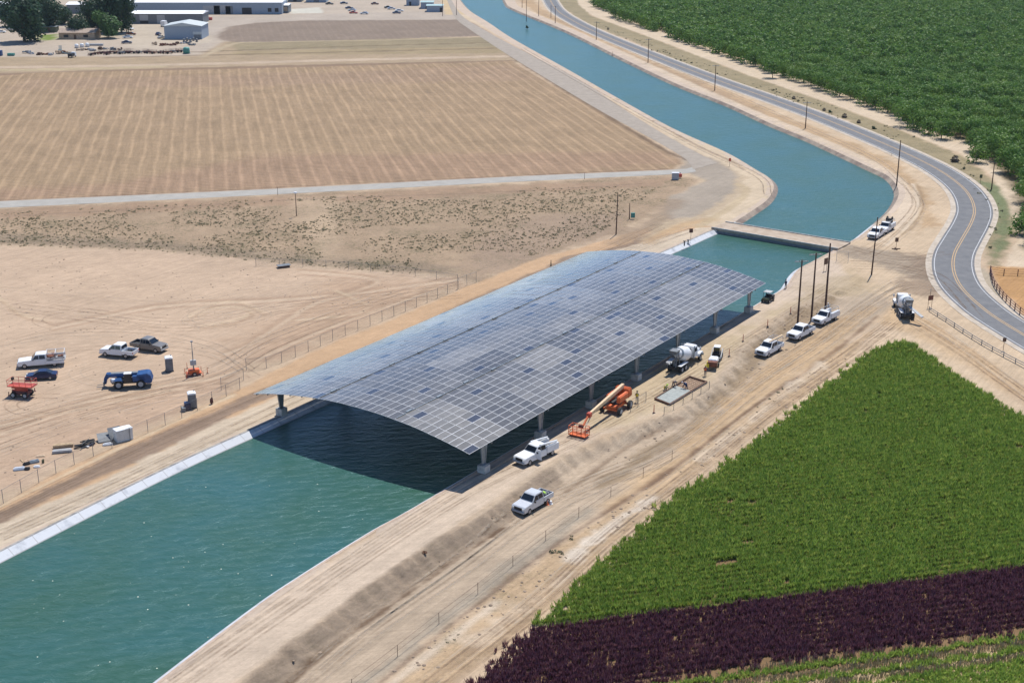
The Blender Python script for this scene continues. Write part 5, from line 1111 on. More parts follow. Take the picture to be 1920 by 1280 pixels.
GPOLE = 'poles along the road beside the canal'
for px_, yt, lb in (((1510, 241), 191, 'wooden pole between canal and road, nearest of the row upstream of the bend'), ((1340, 170), 122, 'wooden pole between canal and road, second of the row from the bend'), ((1215, 118), 73, 'wooden pole between canal and road, third of the row from the bend'), ((1118, 75), 41, 'wooden pole between canal and road, fourth of the row from the bend'), ((1041, 44), 12, 'wooden pole between canal and road, fifth of the row from the bend')):
    pole(px_, yt, lb, 1, .17, group=GPOLE)
for px_, yt, lb in (((1033, 34), 10, 'thin pole just left of the road near the top edge'), ((1010, 31), -8, 'dark pole rising past the top edge between canal and road'), ((987, 40), -10, 'dark pole on the far canal bank near the top edge'), ((979, 15), -12, 'short dark pole farthest up the canal bank'), ((830, 31), -12, 'dark pole at the corner of the yard beside the containers'), ((856, 29), -12, 'dark pole by the near end of the far service road')):
    pole(px_, yt, lb, 0, .15)
pole((1859, 355), 306, 'wooden pole among weeds between the road and the orchard', 0, .16)
t = pole((556, 405), 363, 'short pole with white lamp cap by the farm road', 0, .1, name='lamp_post'); MB().lathe((0, 0, zheight(P(556, 405), 363)), (0, 0, 1), [(0, .3), (.15, .4), (.35, .35), (.42, .05)], 10).build('lamp_cap', 'white', t)
pole((1155, 440), 363, 'dark wooden pole beside the brown bank road past the canopy', 0, .14, lean=.02)
t = pole((1180, 411), 381, 'short pole with a teal meter box near the bank road', 0, .12, name='meter_post'); MB().box((.8, .1, .9), (.9, .4, 1.1)).build('meter_box', 'teal', t)
pole((521, 366), 351, 'thin marker post on the farm road verge', 0, .06, name='marker_post'); pole((1096, 336), 324, 'thin marker post at the farm road edge below the ploughed corner', 0, .06, name='marker_post')
pole((1148, 545-440), 97, 'small post on the road verge far up the canal', 0, .08, name='marker_post')
def fence(name, label, pts, sp, h, m='steel', meshm=None, rails=1, r=.04, n=3, cat='fence', wire=.012):
    pl = smooth([P(*q)[:2] for q in pts], n); L_ = np.hypot(*np.diff(pl, axis=0).T).sum(); k = max(2, int(L_/sp)+1); q = resample(pl, k)
    z = terr(q[:, 0], q[:, 1]); o = Vector((q[0][0], q[0][1], 0)); t = thing(name, label, cat, o)
    pt = [Vector((q[i][0], q[i][1], z[i]))-o for i in range(k)]
    for i, p in enumerate(pt): MB().tube(p, p+Vector((0, 0, h+(.1 if i % 3 == 0 else 0))), r, r, 6).build('post', m, t)
    b = MB()
    for j in range(rails):
        zz = h*(1-j/max(1, rails))-.03
        for i in range(k-1): b.tube(pt[i]+Vector((0, 0, zz)), pt[i+1]+Vector((0, 0, zz)), wire*1.6 if meshm else wire, n=4, cap=False)
    b.build('rails', m, t)
    if meshm:
        b = MB(); w_ = .009
        for i in range(k-1):
            a, c = pt[i], pt[i+1]; d = c-a; ln = d.length; N = int(ln/.30); up = Vector((0, 0, 1))
            for j in range(-int(h/.30), N):
                for sg in (0, 1):
                    s0, s1 = j*.30, j*.30+h; z0, z1 = 0, h
                    if s0 < 0: z0 = -s0; s0 = 0
                    if s1 > ln: z1 = h-(s1-ln); s1 = ln
                    if s1 <= s0: continue
                    p0, p1 = a+d*(s0/ln), a+d*(s1/ln); p0 = p0+up*(h-z0 if sg else z0); p1 = p1+up*(h-z1 if sg else z1)
                    b.add([p0-up*w_, p1-up*w_, p1+up*w_, p0+up*w_], [(0, 1, 2, 3)])
        b.build('wire_mesh', meshm, t)
    return t
fence('chain_link_fence', 'long chain link fence between the dirt lot and the canal road', [(-30, 963), (0, 947), (107, 886), (147, 867), (265, 816), (337, 785), (400, 755), (450, 730)], 3.2, 1.9, 'grey', 'mesh')
fence('chain_link_fence', 'chain link fence running along the far part of the dirt lot behind the canopy', [(462, 694), (500, 690), (560, 667), (620, 640), (700, 608), (780, 576), (858, 543)], 3.2, 1.9, 'grey', 'mesh')
fence('gate_panel', 'wire mesh gate standing open at the end of the dirt lot fence', [(860, 541), (877, 534), (893, 529)], 2.5, 2.1, 'steel', 'mesh', cat='gate')
fence('gate_panel', 'wire mesh gate panel by the portable toilet near the canopy corner', [(415, 731), (436, 722), (457, 713)], 2.5, 2.0, 'steel', 'mesh', cat='gate')
fence('boundary_fence', 'thin wire mesh fence along the top of the dirt lot below the weeds', [(480, 499), (603, 502), (700, 510), (780, 518), (858, 530)], 4.5, 1.6, 'grey', 'mesh')
fence('wire_fence', 'low wire fence with thin posts along the ditch beside the dirt track', [(660, 1296), (700, 1265), (780, 1203), (811, 1178), (864, 1137), (910, 1102), (960, 1062), (1010, 1022), (1060, 988), (1125, 942), (1250, 868), (1260, 862)], 7.0, 1.35, 'wood', None, 2, .03, 4)
fence('canal_gate', 'chain link gate with pale sign panel at the bridge end', [(1568, 490), (1590, 492)], 1.9, 2.2, 'lgrey', 'mesh', cat='gate')
fence('road_guard_rail', 'low dark pipe barrier between the sandy road and the main road', [(1742, 583), (1775, 604), (1830, 640), (1880, 668), (1930, 694), (2000, 730)], 3.0, .75, 'grey', None, 2, .07, 2, 'barrier', .06)
fence('ranch_fence', 'dark wooden ranch fence around the orange dirt lot at the right edge', [(1856, 512), (1862, 535), (1880, 560), (1900, 580), (1930, 604), (1980, 640)], 2.4, 1.4, 'maroon', None, 3, .09, 3, 'fence', .05)
fence('ranch_fence', 'dark wire fence along the top side of the orange dirt lot', [(1857, 512), (1880, 516), (1925, 517), (1960, 518)], 2.6, 1.3, 'maroon', None, 3, .08, 2, 'fence', .03)
fence('fence_panel', 'temporary mesh fence panel beside the boom lift', [(1182, 772), (1196, 762), (1211, 752)], 1.8, 1.5, 'grey', 'mesh', cat='fence panel')
fence('fence_panel', 'temporary mesh fence panel along the ditch side of the slab', [(1245, 778), (1290, 752), (1330, 728)], 2.4, 1.2, 'grey', 'mesh', cat='fence panel')
for px_, lb in (((1439, 612), 'orange survey stake at the top of the slope, nearest the canopy end'), ((1482, 588), 'orange survey stake on the slope left of the wooden poles'), ((1393, 640), 'orange survey stake on the slope above the nearest parked pickup'), ((1367, 668), 'orange survey stake beside the small loader'), ((1226, 774), 'red delineator post at the near corner of the slab')):
    t = thing('survey_stake', lb, 'stake', P(*px_)); MB().tube((0, 0, 0), (0, 0, 1.3), .07, .05, 6).build('stake', 'red', t); MB().tube((0, 0, 0), (0, 0, .08), .25, .2, 8).build('base', 'black', t)
def sign(px, label, w_, h_, z, colr, legs=1, rz=0.0, name='road_sign', round_=False):
    t = thing(name, label, 'sign', P(*px), rz)
    for s_ in ([0] if legs == 1 else [-w_*.35, w_*.35]): MB().tube((s_, 0, 0), (s_, 0, z+h_*.5), .04, n=6).build('post', 'wood', t)
    MB().box((0, -.06, z), (w_, .05, h_), 0).build('sign_board', colr, t, bevel=.02); return t
sign((1295, 452), 'small brown sign on a post above the left canal bank by the bridge', .8, .9, 2.3, 'rust'); sign((1680, 466), 'small brown sign on a post in the sand below the canal bend', .7, .9, 1.9, 'wood')
t = thing('sign_base', 'low cross shaped stand under the brown sign below the canal bend', 'stand', P(1680, 467)); MB().box((0, 0, .1), (1.8, .15, .15)).box((0, 0, .1), (.15, 1.8, .15)).build('feet', 'wood', t)
sign((1743, 577), 'orange construction sign with two legs beside the concrete mixer on the sandy road', 1.1, .9, 1.9, 'rust', 2, R(20))
sign((1744, 557), 'thin upright delineator post just behind the orange construction sign', .1, .6, 1.4, 'lgrey') ; sign((1881, 656), 'small brown sign on a post beside the main road at the right edge', .6, .7, 1.8, 'wood')
sign((1838, 343), 'small green sign on a post in the weeds beside the orchard road', .7, .9, 1.7, 'olive'); sign((1368, 312), 'small red sign on a post on the canal bank by the paved bend', .6, .8, 1.8, 'red'); sign((1547, 508), 'dark warning sign leaning behind the tall wooden poles', 1.2, 1.3, 2.0, 'wood', 2, R(40)); sign((1672, 291), 'pale marker post at the edge of the main road above the bend', .25, .5, 1.0, 'white')
t = thing('utility_cabinet', 'white utility cabinet at the corner where the farm road meets the service road', 'cabinet', P(1266, 337)); MB().box((0, 0, .9), (1.7, 1.0, 1.7)).build('cabinet', 'lgrey', t, bevel=.04); MB().box((0, 0, 1.8), (1.8, 1.1, .1)).build('lid', 'white', t)
t = thing('red_pump', 'small red pump unit beside the white utility cabinet', 'pump', P(1275, 334)); MB().box((0, 0, .7), (.9, .8, .8)).build('motor', 'red', t, bevel=.06); MB().tube((0, 0, 0), (0, 0, 1.5), .08).build('pipe', 'maroon', t)
t = thing('standpipe', 'small dark post with base on the bank road left of the canopy middle', 'post', P(1033, 499)); MB().tube((0, 0, 0), (0, 0, 1.3), .14, .05).build('post', 'olive', t)
t = thing('person', 'dark figure standing at the water edge past the canopy end', 'person', P(1471, 540)); bpy.data.objects.remove(t)
person('dark clothed figure standing at the water edge past the canopy end', (1473, 541), 120, 'stand', 'navy', 'black', 'black')
for k, (px_, lb) in enumerate((((1283, 461), 'black valve post at the left canal bank, left of the pair'), ((1290, 459), 'black valve post at the left canal bank, right of the pair'))):
    t = thing('valve_post', lb, 'valve', P(*px_)); MB().tube((0, 0, 0), (0, 0, 1.0), .12).build('stem', 'black', t); MB().lathe((0, 0, 1.0), (0, 0, 1), [(0, .3), (.08, .3)], 10).build('hand_wheel', 'black', t)
t = thing('steel_plate', 'grey metal trench plate lying on the ground at the top of the dirt lot', 'plate', P(532, 501), R(25)); MB().box((0, 0, .45), (2.6, 1.4, .1)).build('plate', 'grey', t); MB().box((0, 0, .2), (2.2, 1.0, .4)).build('pallet', 'wood', t)
# ------------------------------------------------------------ debris by the fence
t = thing('storage_box', 'white topped storage container by the fence, right of the stacked panels', 'container', P(232, 824), R(38)); MB().box((0, 0, .85), (2.3, 1.3, 1.7)).build('box', 'pvc', t, bevel=.03); MB().box((0, 0, 1.73), (2.4, 1.4, .08)).build('lid', 'white', t)
t = thing('panel_stack', 'tilted grey solar panel leaning left of the white storage container', 'solar panel', P(196, 826), R(25)); MB().hexa([(-.9, -.7, .1), (.9, -.7, .1), (.9, .7, .9), (-.9, .7, .9), (-.9, -.7, .16), (.9, -.7, .16), (.9, .7, .96), (-.9, .7, .96)]).build('panel', 'grey', t); MB().box((0, .5, .35), (1.6, .3, .7)).build('support', 'black', t)
t = thing('panel_stack', 'dark solar panel leaning against the white storage container', 'solar panel', P(217, 822), R(35)); MB().hexa([(-.9, -.6, .2), (.9, -.6, .2), (.9, .6, 1.5), (-.9, .6, 1.5), (-.9, -.6, .27), (.9, -.6, .27), (.9, .6, 1.57), (-.9, .6, 1.57)]).build('panel', 'grey', t)
t = thing('white_sack', 'crumpled white sack on the ground in front of the tilted panel', 'sack', P(202, 834), R(20)); MB().box((0, 0, .18), (1.5, .7, .36), taper=(.7, .6)).build('sack', 'white', t, bevel=.12)
t = thing('pipe_pile', 'heap of dark pipes and hoses on the ground by the fence', 'pipe pile', P(158, 836), R(30)); m = MB(); r = random.Random(4)
for k in range(12): x, y, a = r.uniform(-.9, .9), r.uniform(-.5, .5), r.uniform(-.6, .9); m.tube((x-cos(a)*.8, y-sin(a)*.8, .15+k*.05), (x+cos(a)*.8, y+sin(a)*.8, .2+k*.05), .1, n=6)
m.build('pipes', 'black', t); MB().box((.9, -.2, .15), (1.2, .3, .25), .5).build('duct', 'navy', t); MB().box((.2, -.6, .2), (.3, .9, .08), .4).build('strip', 'white', t)
for nm, lb, px_, m_, dm in (('lumber_stack', 'stack of pale lumber left of the dark pipe heap', (119, 838), 'palewood', (2.7, .55, .35)), ('lumber_stack', 'stack of grey boards in front of the pale lumber', (117, 848), 'lgrey', (2.6, .6, .3))):
    t = thing(nm, lb, 'lumber', P(*px_), R(14)); [MB().box((0, (k-1)*dm[1]/3, dm[2]/2+.1+.02*k), (dm[0]-.15*k, dm[1]/3.4, dm[2])).build('boards', m_, t) for k in range(3)]; [MB().box((x, 0, .05), (.12, dm[1]*1.1, .1)).build('bearer', 'wood', t) for x in (-.8, .8)]
for nm, lb, px_, m_, dm, rr in (('tarp', 'pale blue tarpaulin heap at the left of the litter pile', (36, 880), 'silver', (1.6, .8, .35), .3), ('plastic_tank', 'grey green plastic sheet heap in the litter pile', (64, 867), 'steel', (1.5, .7, .4), .5), ('white_bags', 'white bags at the right of the litter pile', (69, 876), 'white', (.9, .5, .3), .2), ('black_bags', 'black bags in the middle of the litter pile', (51, 880), 'black', (.8, .6, .35), 0), ('black_crate', 'dark crate behind the black bags', (50, 871), 'black', (1.1, .5, .4), .6), ('plank', 'short tan plank at the top of the litter pile', (41, 864), 'palewood', (1.3, .2, .1), -.9), ('board', 'tan board lying above the litter pile', (76, 855), 'tan', (1.3, .6, .12), .2), ('bin', 'small dark bin right of the litter pile', (81, 868), 'olive', (.35, .35, .6), 0), ('red_drum', 'dark maroon box standing behind the fence near the wash station', (397, 757), 'maroon', (.5, .5, 1.0), .3)):
    t = thing(nm, lb, nm.replace('_', ' '), P(*px_), rr); MB().box((0, 0, dm[2]/2), dm, taper=(.8, .75)).build('shell', m_, t, bevel=min(dm)*.3); MB().box((dm[0]*.28, dm[1]*.2, dm[2]*.8), (dm[0]*.4, dm[1]*.4, dm[2]*.5), .7, taper=(.7, .7)).build('flap', m_, t, bevel=min(dm)*.2)
# ------------------------------------------------------------ far yard: buildings
def shed(name, label, xl, xr, yb, h, depth, wall, roof, gable='x', rise=.8, doors=(), rz=0.0, over=.4):
    a, b = P(xl, yb), P(xr, yb); w_ = (b-a).length; t = thing(name, label, 'building', (a+b)/2, math.atan2((b-a).y, (b-a).x)+rz)
    MB().box((0, depth/2, h/2), (w_, depth, h)).build('wall', wall, t)
    rf = MB(); X, o_ = w_/2+over, over
    if gable == 'x':   # ridge runs left-right
        rf.hexa([(-X, -o_, h), (X, -o_, h), (X, depth+o_, h), (-X, depth+o_, h), (-X, depth/2-.1, h+rise), (X, depth/2-.1, h+rise), (X, depth/2+.1, h+rise), (-X, depth/2+.1, h+rise)])
    else:
        rf.hexa([(-X, -o_, h), (X, -o_, h), (X, depth+o_, h), (-X, depth+o_, h), (-.1, -o_, h+rise), (.1, -o_, h+rise), (.1, depth+o_, h+rise), (-.1, depth+o_, h+rise)])
    rf.build('roof', roof, t)
    if gable != 'x': MB().hexa([(-w_/2, -.03, h-.05), (w_/2, -.03, h-.05), (w_/2, .05-o_*.0, h-.05), (-w_/2, .05, h-.05), (-.1, -o_-.04, h+rise-.12), (.1, -o_-.04, h+rise-.12), (.1, .05, h+rise-.12), (-.1, .05, h+rise-.12)]).build('gable', wall, t)
    for (fx, fw, z0, fh, mm, nm) in doors: MB().box(((fx-.5)*w_, -.04, z0+fh/2), (fw, .1, fh)).build(nm, mm, t)
    return t, w_
t, w_ = shed('warehouse', 'very long blue grey warehouse with white roof behind the front shed row', 200, 529, 27, 6.2, 20, 'wallblue', 'roofwhite', 'x', 1.4, [(.60, 9, 0, 4.5, 'lgrey', 'roller_door'), (.80, 5.2, 0, 3.4, 'black', 'open_door'), (.93, 2, 1.2, 2, 'black', 'window'), (.97, 2, 1.2, 2, 'black', 'window'), (.70, 4, 0, 4.2, 'grey', 'roller_door'), (.66, 9, 0, 4.8, 'lgrey', 'roller_door')])
shed('warehouse', 'white roofed workshop with dark blue front behind the gable shed', 243, 381, 45, 5.0, 14, 'grey', 'roofwhite', 'x', 1.0, [(.20, 4.3, 1.6, 2.9, 'lgrey', 'roller_door'), (.20, 4.2, .1, 1.5, 'black', 'open_door'), (.43, 4.0, 0, 4.4, 'lgrey', 'roller_door')])
shed('metal_shed', 'blue grey metal shed with pale gable roof beside the scrap yard', 309, 379, 74, 6.0, 15, 'wallblue', 'roofgrey', 'y', 1.5, [(.88, 4.0, 2.2, 1.2, 'roofgrey', 'awning'), (.88, 3.2, 0, 2.1, 'grey', 'door')])
shed('metal_shed', 'low dark roofed lean-to at the right end of the long warehouse', 524, 541, 25, 4.2, 10, 'grey', 'roofwhite', 'x', .6, [(.5, 4, 1.0, 2.2, 'tan', 'window')])
shed('warehouse', 'white roofed building behind the trees at the top left corner', -60, 24, 29, 5.5, 16, 'wallblue', 'roofwhite', 'x', 1.0, [(.8, 4, 0, 3.5, 'black', 'open_door')])
shed('warehouse', 'white roofed building half hidden between the large trees', 126, 232, 26, 4.8, 12, 'grey', 'roofwhite', 'x', 1.0, [(.5, 4, 0, 3, 'black', 'open_door')])
shed('house', 'small brown roofed bungalow under the trees between two lawns', 111, 178, 74, 3.0, 10, 'tan', 'shingle', 'x', 1.5, [(.2, 2.2, .9, 1.2, 'black', 'window'), (.45, 1.1, 0, 2.1, 'wood', 'door'), (.75, 2.2, .9, 1.2, 'black', 'window')], over=.7)
shed('shed', 'small olive tool shed with pale flat roof left of the bungalow', 80, 105, 61, 2.6, 5, 'olive', 'roofgrey', 'x', .3, [(.5, 1.2, 0, 2, 'wood', 'door')])
shed('container', 'grey site cabin at the far end of the yard beside the canal', 762, 786, 11, 5.0, 6, 'wallblue', 'roofgrey', 'x', .2, [(.3, 1.2, 0, 2.2, 'black', 'door')])
shed('container', 'pale green roofed site container next to the grey cabin', 789, 812, 17, 3.6, 10, 'wallblue', 'tealroof', 'x', .2, [(.5, 1.4, 0, 2.2, 'black', 'door')])
shed('container', 'blue grey container with teal roof nearest the service road', 800, 830, 23, 3.4, 9, 'wallblue', 'tealroof', 'x', .15, [(.9, 1.4, 0, 2.4, 'black', 'door')])
shed('shed', 'long low grey shed at the very top edge behind the car park', 574, 612, 5, 4.0, 10, 'wallblue', 'roofgrey', 'x', .5, [(.5, 3, 0, 2.6, 'grey', 'roller_door')])
shed('shed', 'dark flat roofed shed at the top edge above the warehouse end', 540, 566, 4, 3.0, 8, 'grey', 'roofwhite', 'x', .3, [(.5, 2, 0, 2, 'black', 'door')])
# far cars
def simplecar(label, px, rz, paint, kind='car', s=1.0, group=None):
    src = CARS[kind]
    t = dup(src, loc=P(*px), rz=rz, label=label, group=group); t.scale = (s, s, s)
    for c in KIDS[t.name]:
        if c.name.split('.')[0] in ('body', 'cabin', 'cab', 'bed'):
            c.data = c.data.copy(); c.data.materials[0] = M(paint)
    return t
s0 = sedan('car', 'dark sedan parked at the left end of the far car park', 'black', 'cars in the far car park'); s0.location = P(618, 9); s0.rotation_euler = (0, 0, R(5))
CARS = {'car': s0}
bpy.context.view_layer.update()
GC_ = 'cars in the far car park'
for px_, rz, pt, lb in (((645, 8), 8, 'navy', 'dark blue car second from the left in the back row of the car park'), ((703, 9), 5, 'maroon', 'small maroon car alone in the back row of the car park'), ((655, 17), 10, 'navy', 'dark blue car behind the red car in the far car park'), ((660, 21), 175, 'silver', 'silver car between the dark blue and the red car'), ((663, 26), 3, 'red', 'red car at the front of the left cluster in the car park'), ((683, 27), 172, 'silver', 'silver blue car just right of the red car'), ((728, 16), 3, 'black', 'black car at the back of the right hand cluster'), ((734, 18), 12, 'silver', 'grey car in the middle of the right hand cluster'), ((749, 22), 5, 'white', 'white car at the right of the right hand cluster'), ((744, 26), 3, 'navy', 'navy car at the front of the right hand cluster')):
    simplecar(lb, px_, R(rz), pt, group=GC_)
GY = 'cars parked in the yard beside the bungalow'
for px_, rz, pt, lb in (((237, 51), -40, 'black', 'black car closest to the trees in the yard'), ((243, 56), -30, 'white', 'white car below the black one beside the trees'), ((246, 66), 8, 'rust', 'brown car in the middle of the yard row'), ((240, 72), 6, 'silver', 'silver car second from the bottom of the yard row'), ((238, 82), 12, 'navy', 'dark blue car at the bottom of the yard row'), ((297, 66), 88, 'navy', 'navy car standing alone left of the gable shed'), ((302, 72), 80, 'lgrey', 'grey car at the corner of the gable shed'), ((21, 57), 10, 'white', 'white car in the open left of the big dark tree'), ((2, 62), 5, 'white', 'white van like car cut by the left edge of the yard')):
    simplecar(lb, px_, R(rz), pt, group=GY)
t = thing('box_van', 'white box van beside the gable shed', 'van', P(308, 50), R(85)); MB().box((-.6, 0, 1.7), (3.8, 2.1, 2.3)).build('box', 'white', t, bevel=.05); MB().box((2.0, 0, 1.25), (1.5, 1.9, 1.5), taper=(.8, .9)).build('cab', 'white', t, bevel=.08)
for x in (-1.6, 1.9):
    for y in (-.85, .85): wheel(t, x, y, .4, .26)
t = thing('box_van', 'small white truck among the scrap at the left of the row', 'truck', P(135, 108), R(80)); MB().box((-.4, 0, 1.2), (2.8, 1.9, 1.2)).build('box', 'black', t, bevel=.05); MB().box((1.6, 0, 1.3), (1.6, 1.9, 1.5), taper=(.8, .9)).build('cab', 'white', t, bevel=.08)
for x in (-1.4, 1.7):
    for y in (-.8, .8): wheel(t, x, y, .4, .26)
# scrap yard row
def junk(name, label, px, m, dim, kind, rz=0.0, group=None, seed=0):
    t = thing(name, label, name.replace('_', ' '), P(*px), rz, group); r = random.Random(seed); a, b_, h = dim
    if kind == 'frame':
        m_ = MB()
        for x in (-a/2, a/2): m_.box((x, 0, h*.35), (.2, b_, .25))
        for y in (-b_/2, 0, b_/2): m_.box((0, y, h*.45), (a, .18, .22))
        for k in range(6): m_.tube((-a/2+a*k/5, -b_/2, h*.5), (-a/2+a*k/5+r.uniform(-.4, .4), -b_/2-.2, .05), .07, n=5).tube((-a/2+a*k/5, b_/2, h*.4), (-a/2+a*k/5, b_/2+.2, h), .07, n=5)
        m_.build('frame', m, t)
        for y in (-b_/2-.2, b_/2+.2): MB().lathe((0, y-.1, .5), (0, 1, 0), [(0, .5), (.2, .5)], 12).build('wheel', 'tyre', t)
    elif kind == 'tank':
        MB().lathe((0, 0, .2), (0, 0, 1), [(0, a/2), (h*.8, a/2), (h*.95, a*.35), (h, a*.1)], 14).build('tank', m, t, smooth_=True); MB().box((0, 0, .1), (a, a, .2)).build('base', 'grey', t)
    elif kind == 'crate':
        MB().box((0, 0, h/2+.1), (a, b_, h)).build('box', m, t, bevel=.04); MB().box((0, 0, .08), (a*.9, b_*.9, .16)).build('skid', 'wood', t)
    else:
        m_ = MB(); [m_.box((r.uniform(-a/2, a/2), r.uniform(-b_/2, b_/2), r.uniform(.1, h*.7)), (r.uniform(.3, 1.3), r.uniform(.3, 1), r.uniform(.2, h*.6)), r.uniform(0, 3), (.8, .7)) for _ in range(12)]
        m_.build('scrap', m, t)
    return t
ORD = ('first', 'second', 'third', 'fourth', 'fifth', 'sixth', 'seventh', 'eighth', 'ninth', 'tenth', 'eleventh', 'twelfth', 'thirteenth', 'fourteenth', 'fifteenth', 'sixteenth', 'seventeenth', 'eighteenth', 'nineteenth', 'twentieth', 'last')
GJ = 'rusty farm implements parked in the scrap row'
rj = random.Random(8)
for k, x in enumerate(range(172, 352, 9)):
    junk('farm_implement', 'rusty farm implement, %s from the left in the front scrap row' % ORD[k], (x+rj.uniform(-2, 2), 103-(x-172)*.022+rj.uniform(-1.5, 1.5)), rj.choice(('rust', 'maroon', 'maroon', 'grey')), (rj.uniform(2.2, 3.4), rj.uniform(1.6, 2.6), rj.uniform(1.2, 2.0)), 'frame', rj.uniform(-.3, .3), GJ, k)
for k, x in enumerate(list(range(52, 130, 11))+list(range(150, 232, 12))+list(range(292, 372, 10))):
    y = 102 if x < 140 else (94 if x < 240 else 84); rw, k0 = ('left of the front scrap row', 0) if x < 140 else (('just below the bungalow', 8) if x < 240 else ('in front of the gable shed', 15)); junk('scrap_pile', 'mixed scrap heap, %s from the left of those %s' % (ORD[k-k0], rw), (x+rj.uniform(-3, 3), y+rj.uniform(-2.5, 2.5)), rj.choice(('rust', 'grey', 'tan', 'lgrey', 'wood')), (rj.uniform(2, 3.4), rj.uniform(1.5, 2.5), rj.uniform(.8, 1.6)), 'heap', 0, 'scrap heaps in the yard', k)
for px_, lb in (((144, 90), 'left'), ((154, 89), 'middle'), ((164, 88), 'right')): junk('white_tank', 'small white tank, %s one of three in a line near the bungalow' % lb, px_, 'white', (1.7, 1.7, 1.5), 'tank', 0, 'white tanks near the bungalow')
junk('blue_container', 'blue bin at the left edge of the scrap yard', (1, 105), 'blue', (1.6, 1.6, 2.2), 'crate'); junk('green_bin', 'teal green skip left in the scrap row', (21, 105), 'teal', (2.8, 1.6, 1.0), 'crate'); junk('teal_rack', 'pale teal metal rack standing in the scrap yard', (113, 100), 'tealroof', (1.2, 1.2, 3.2), 'frame'); junk('teal_tank', 'round teal tank at the right end of the scrap row', (350, 101), 'teal', (2.8, 2.8, 2.6), 'tank'); junk('teal_trailer', 'low pale teal trailer beside the teal rack', (123, 101), 'tealroof', (3.4, 1.4, .7), 'crate')
for k, x in enumerate((345, 351, 357, 363, 369)): junk('steel_drum', 'grey drum, %s from the left in front of the gable shed' % ORD[k], (x, 79-(k % 2)*2), 'grey', (1.0, 1.0, 1.4), 'tank', 0, 'drums in front of the gable shed')
for px_, lb, m_ in (((384, 38), 'grey pallet load by the warehouse yard', 'grey'), ((394, 38), 'pale salmon tank by the warehouse yard', 'pink'), ((181, 86), 'long pale pipes on racks near the bungalow', 'lgrey')): junk('pallet_load', lb, px_, m_, (2.2, 1.5, 1.3) if 'pipes' not in lb else (6, 1.2, .8), 'crate')
# ------------------------------------------------------------ yard trees
BC = [crown_mesh('shade_crown', 100+i, 6500, 8.6, 8.2, .62, OAKL, 18) for i in range(3)]; MC = [crown_mesh('bright_crown', 110+i, 2600, 5.0, 4.6, .5, LIGHTL, 10) for i in range(2)]
BT_, _o = trunk_mesh('shade_trunk', 4.0, .55, 6.0); bpy.data.objects.remove(_o); MT_, _o = trunk_mesh('bright_trunk', 2.2, .25, 3.5); bpy.data.objects.remove(_o)
for k, (px_, cm, tm, sc_, cz, lb, sz) in enumerate((
    ((46, 79), BC[0], BT_, 1.28, 8.4, 'largest dark tree at the left of the bungalow, crown almost to the ground', 1.05), ((88, 58), BC[1], BT_, 1.05, 7.6, 'dark broad tree behind the left lawn', 1.0), ((22, 50), BC[2], BT_, .8, 8.0, 'dark tree partly behind the largest one at the left', 1.0),
    ((146, 70), BC[2], BT_, .72, 8.4, 'dark tree leaning over the bungalow roof', .9), ((183, 62), BC[1], BT_, .95, 8.6, 'tall grey green tree behind the bungalow', 1.1), ((203, 72), MC[0], MT_, 1.35, 5.2, 'rounded olive green tree on the right lawn', .95), ((228, 62), BC[0], BT_, .95, 9.0, 'tall dark tree at the right end of the tree group', 1.45),
    ((216, 26), MC[1], MT_, 1.3, 5.0, 'bright yellow green tree behind the right hand dark tree', 1.0), ((122, 46), BC[0], BT_, .62, 7.6, 'small dark tree between the two lawns', 1.0))):
    tree_obj('shade_tree', cm, tm, P(*px_), lb, 'tree', 'large trees around the bungalow', sc_, k*1.1, cz, sz)
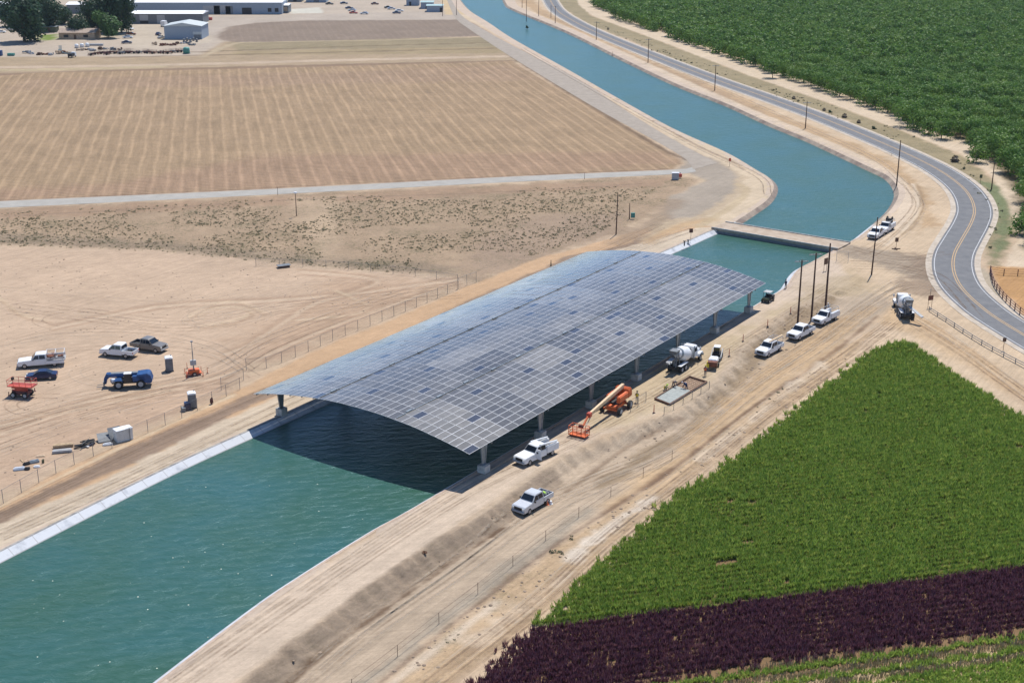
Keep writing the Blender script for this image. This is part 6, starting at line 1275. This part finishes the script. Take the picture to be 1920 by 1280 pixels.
for px_, s_, lb in (((1830, 305), .95, 'lone round orchard tree standing forward of the orchard on the sandy track'), ((1912, 440), .9, 'bare branched grey green tree at the right edge of the frame')):
    tree_obj('orchard_tree', OC[1], OT, P(*px_), lb, 'tree', None, s_, 1.0, 3.0)
TW = leaf_mat('dry_bush', [(.06, .045, .035), (.10, .075, .055), (.15, .12, .085)], .8, .1); BM = crown_mesh('bush', 140, 160, .9, .6, .22, TW, 4); BMR = crown_mesh('rust_bush', 142, 120, .9, .6, .22, mat('rust_leaf', (.22, .11, .06), .9, 0, .3), 4); BM2 = crown_mesh('green_bush', 141, 160, .9, .8, .22, OAKL, 4)
for px_, s_, mm, lb in (((1488, 186), 1.0, BM, 'dry brown bush on the road verge, farthest of the row'), ((1545, 208), .9, BM, 'dry brown bush beside a dark one on the road verge'), ((1556, 211), 1.0, BM2, 'dark green bush in the verge row'), ((1583, 221), 1.3, BM, 'largest dark brown bush in the verge row'), ((1610, 231), 1.0, BM, 'dry brown bush right of the largest one in the verge row'), ((1638, 242), 1.1, BM2, 'dark bush next to a post at the near end of the verge row'), ((1790, 304), 1.7, BM, 'big grey brown bush in the verge by the road bend'), ((1140, 56), .9, BM, 'small brown bush on the far verge above the canal'), ((796, 1037), .4, BMR, 'small rust brown bush on the dark bank slope'), ((988, 52), 1.2, BM2, 'dark bush beside the far canal bank poles')):
    t = thing('bush', lb, 'bush', P(*px_)); t.scale = (s_,)*3; o = bpy.data.objects.new('foliage', mm); col.objects.link(o); o.parent = t; o.location = (0, 0, .45); MB().tube((0, 0, -.1), (0, 0, .4), .08, .04, 5).build('stem', BARK, t)

# ------------------------------------------------------------ thin summer haze
hz = MB().box((0, 1200, 48), (3600, 3600, 104)).build('haze', 'grey'); hz.data.materials.clear(); hz['kind'] = 'stuff'
m = bpy.data.materials.new('haze_air'); m.use_nodes = True; t = m.node_tree; t.nodes.remove(t.nodes['Principled BSDF'])
pv = t.nodes.new('ShaderNodeVolumePrincipled'); pv.inputs['Color'].default_value = (.78, .88, 1, 1); pv.inputs['Density'].default_value = .00004; pv.inputs['Anisotropy'].default_value = .2
t.links.new(pv.outputs[0], t.nodes['Material Output'].inputs['Volume']); hz.data.materials.append(m)
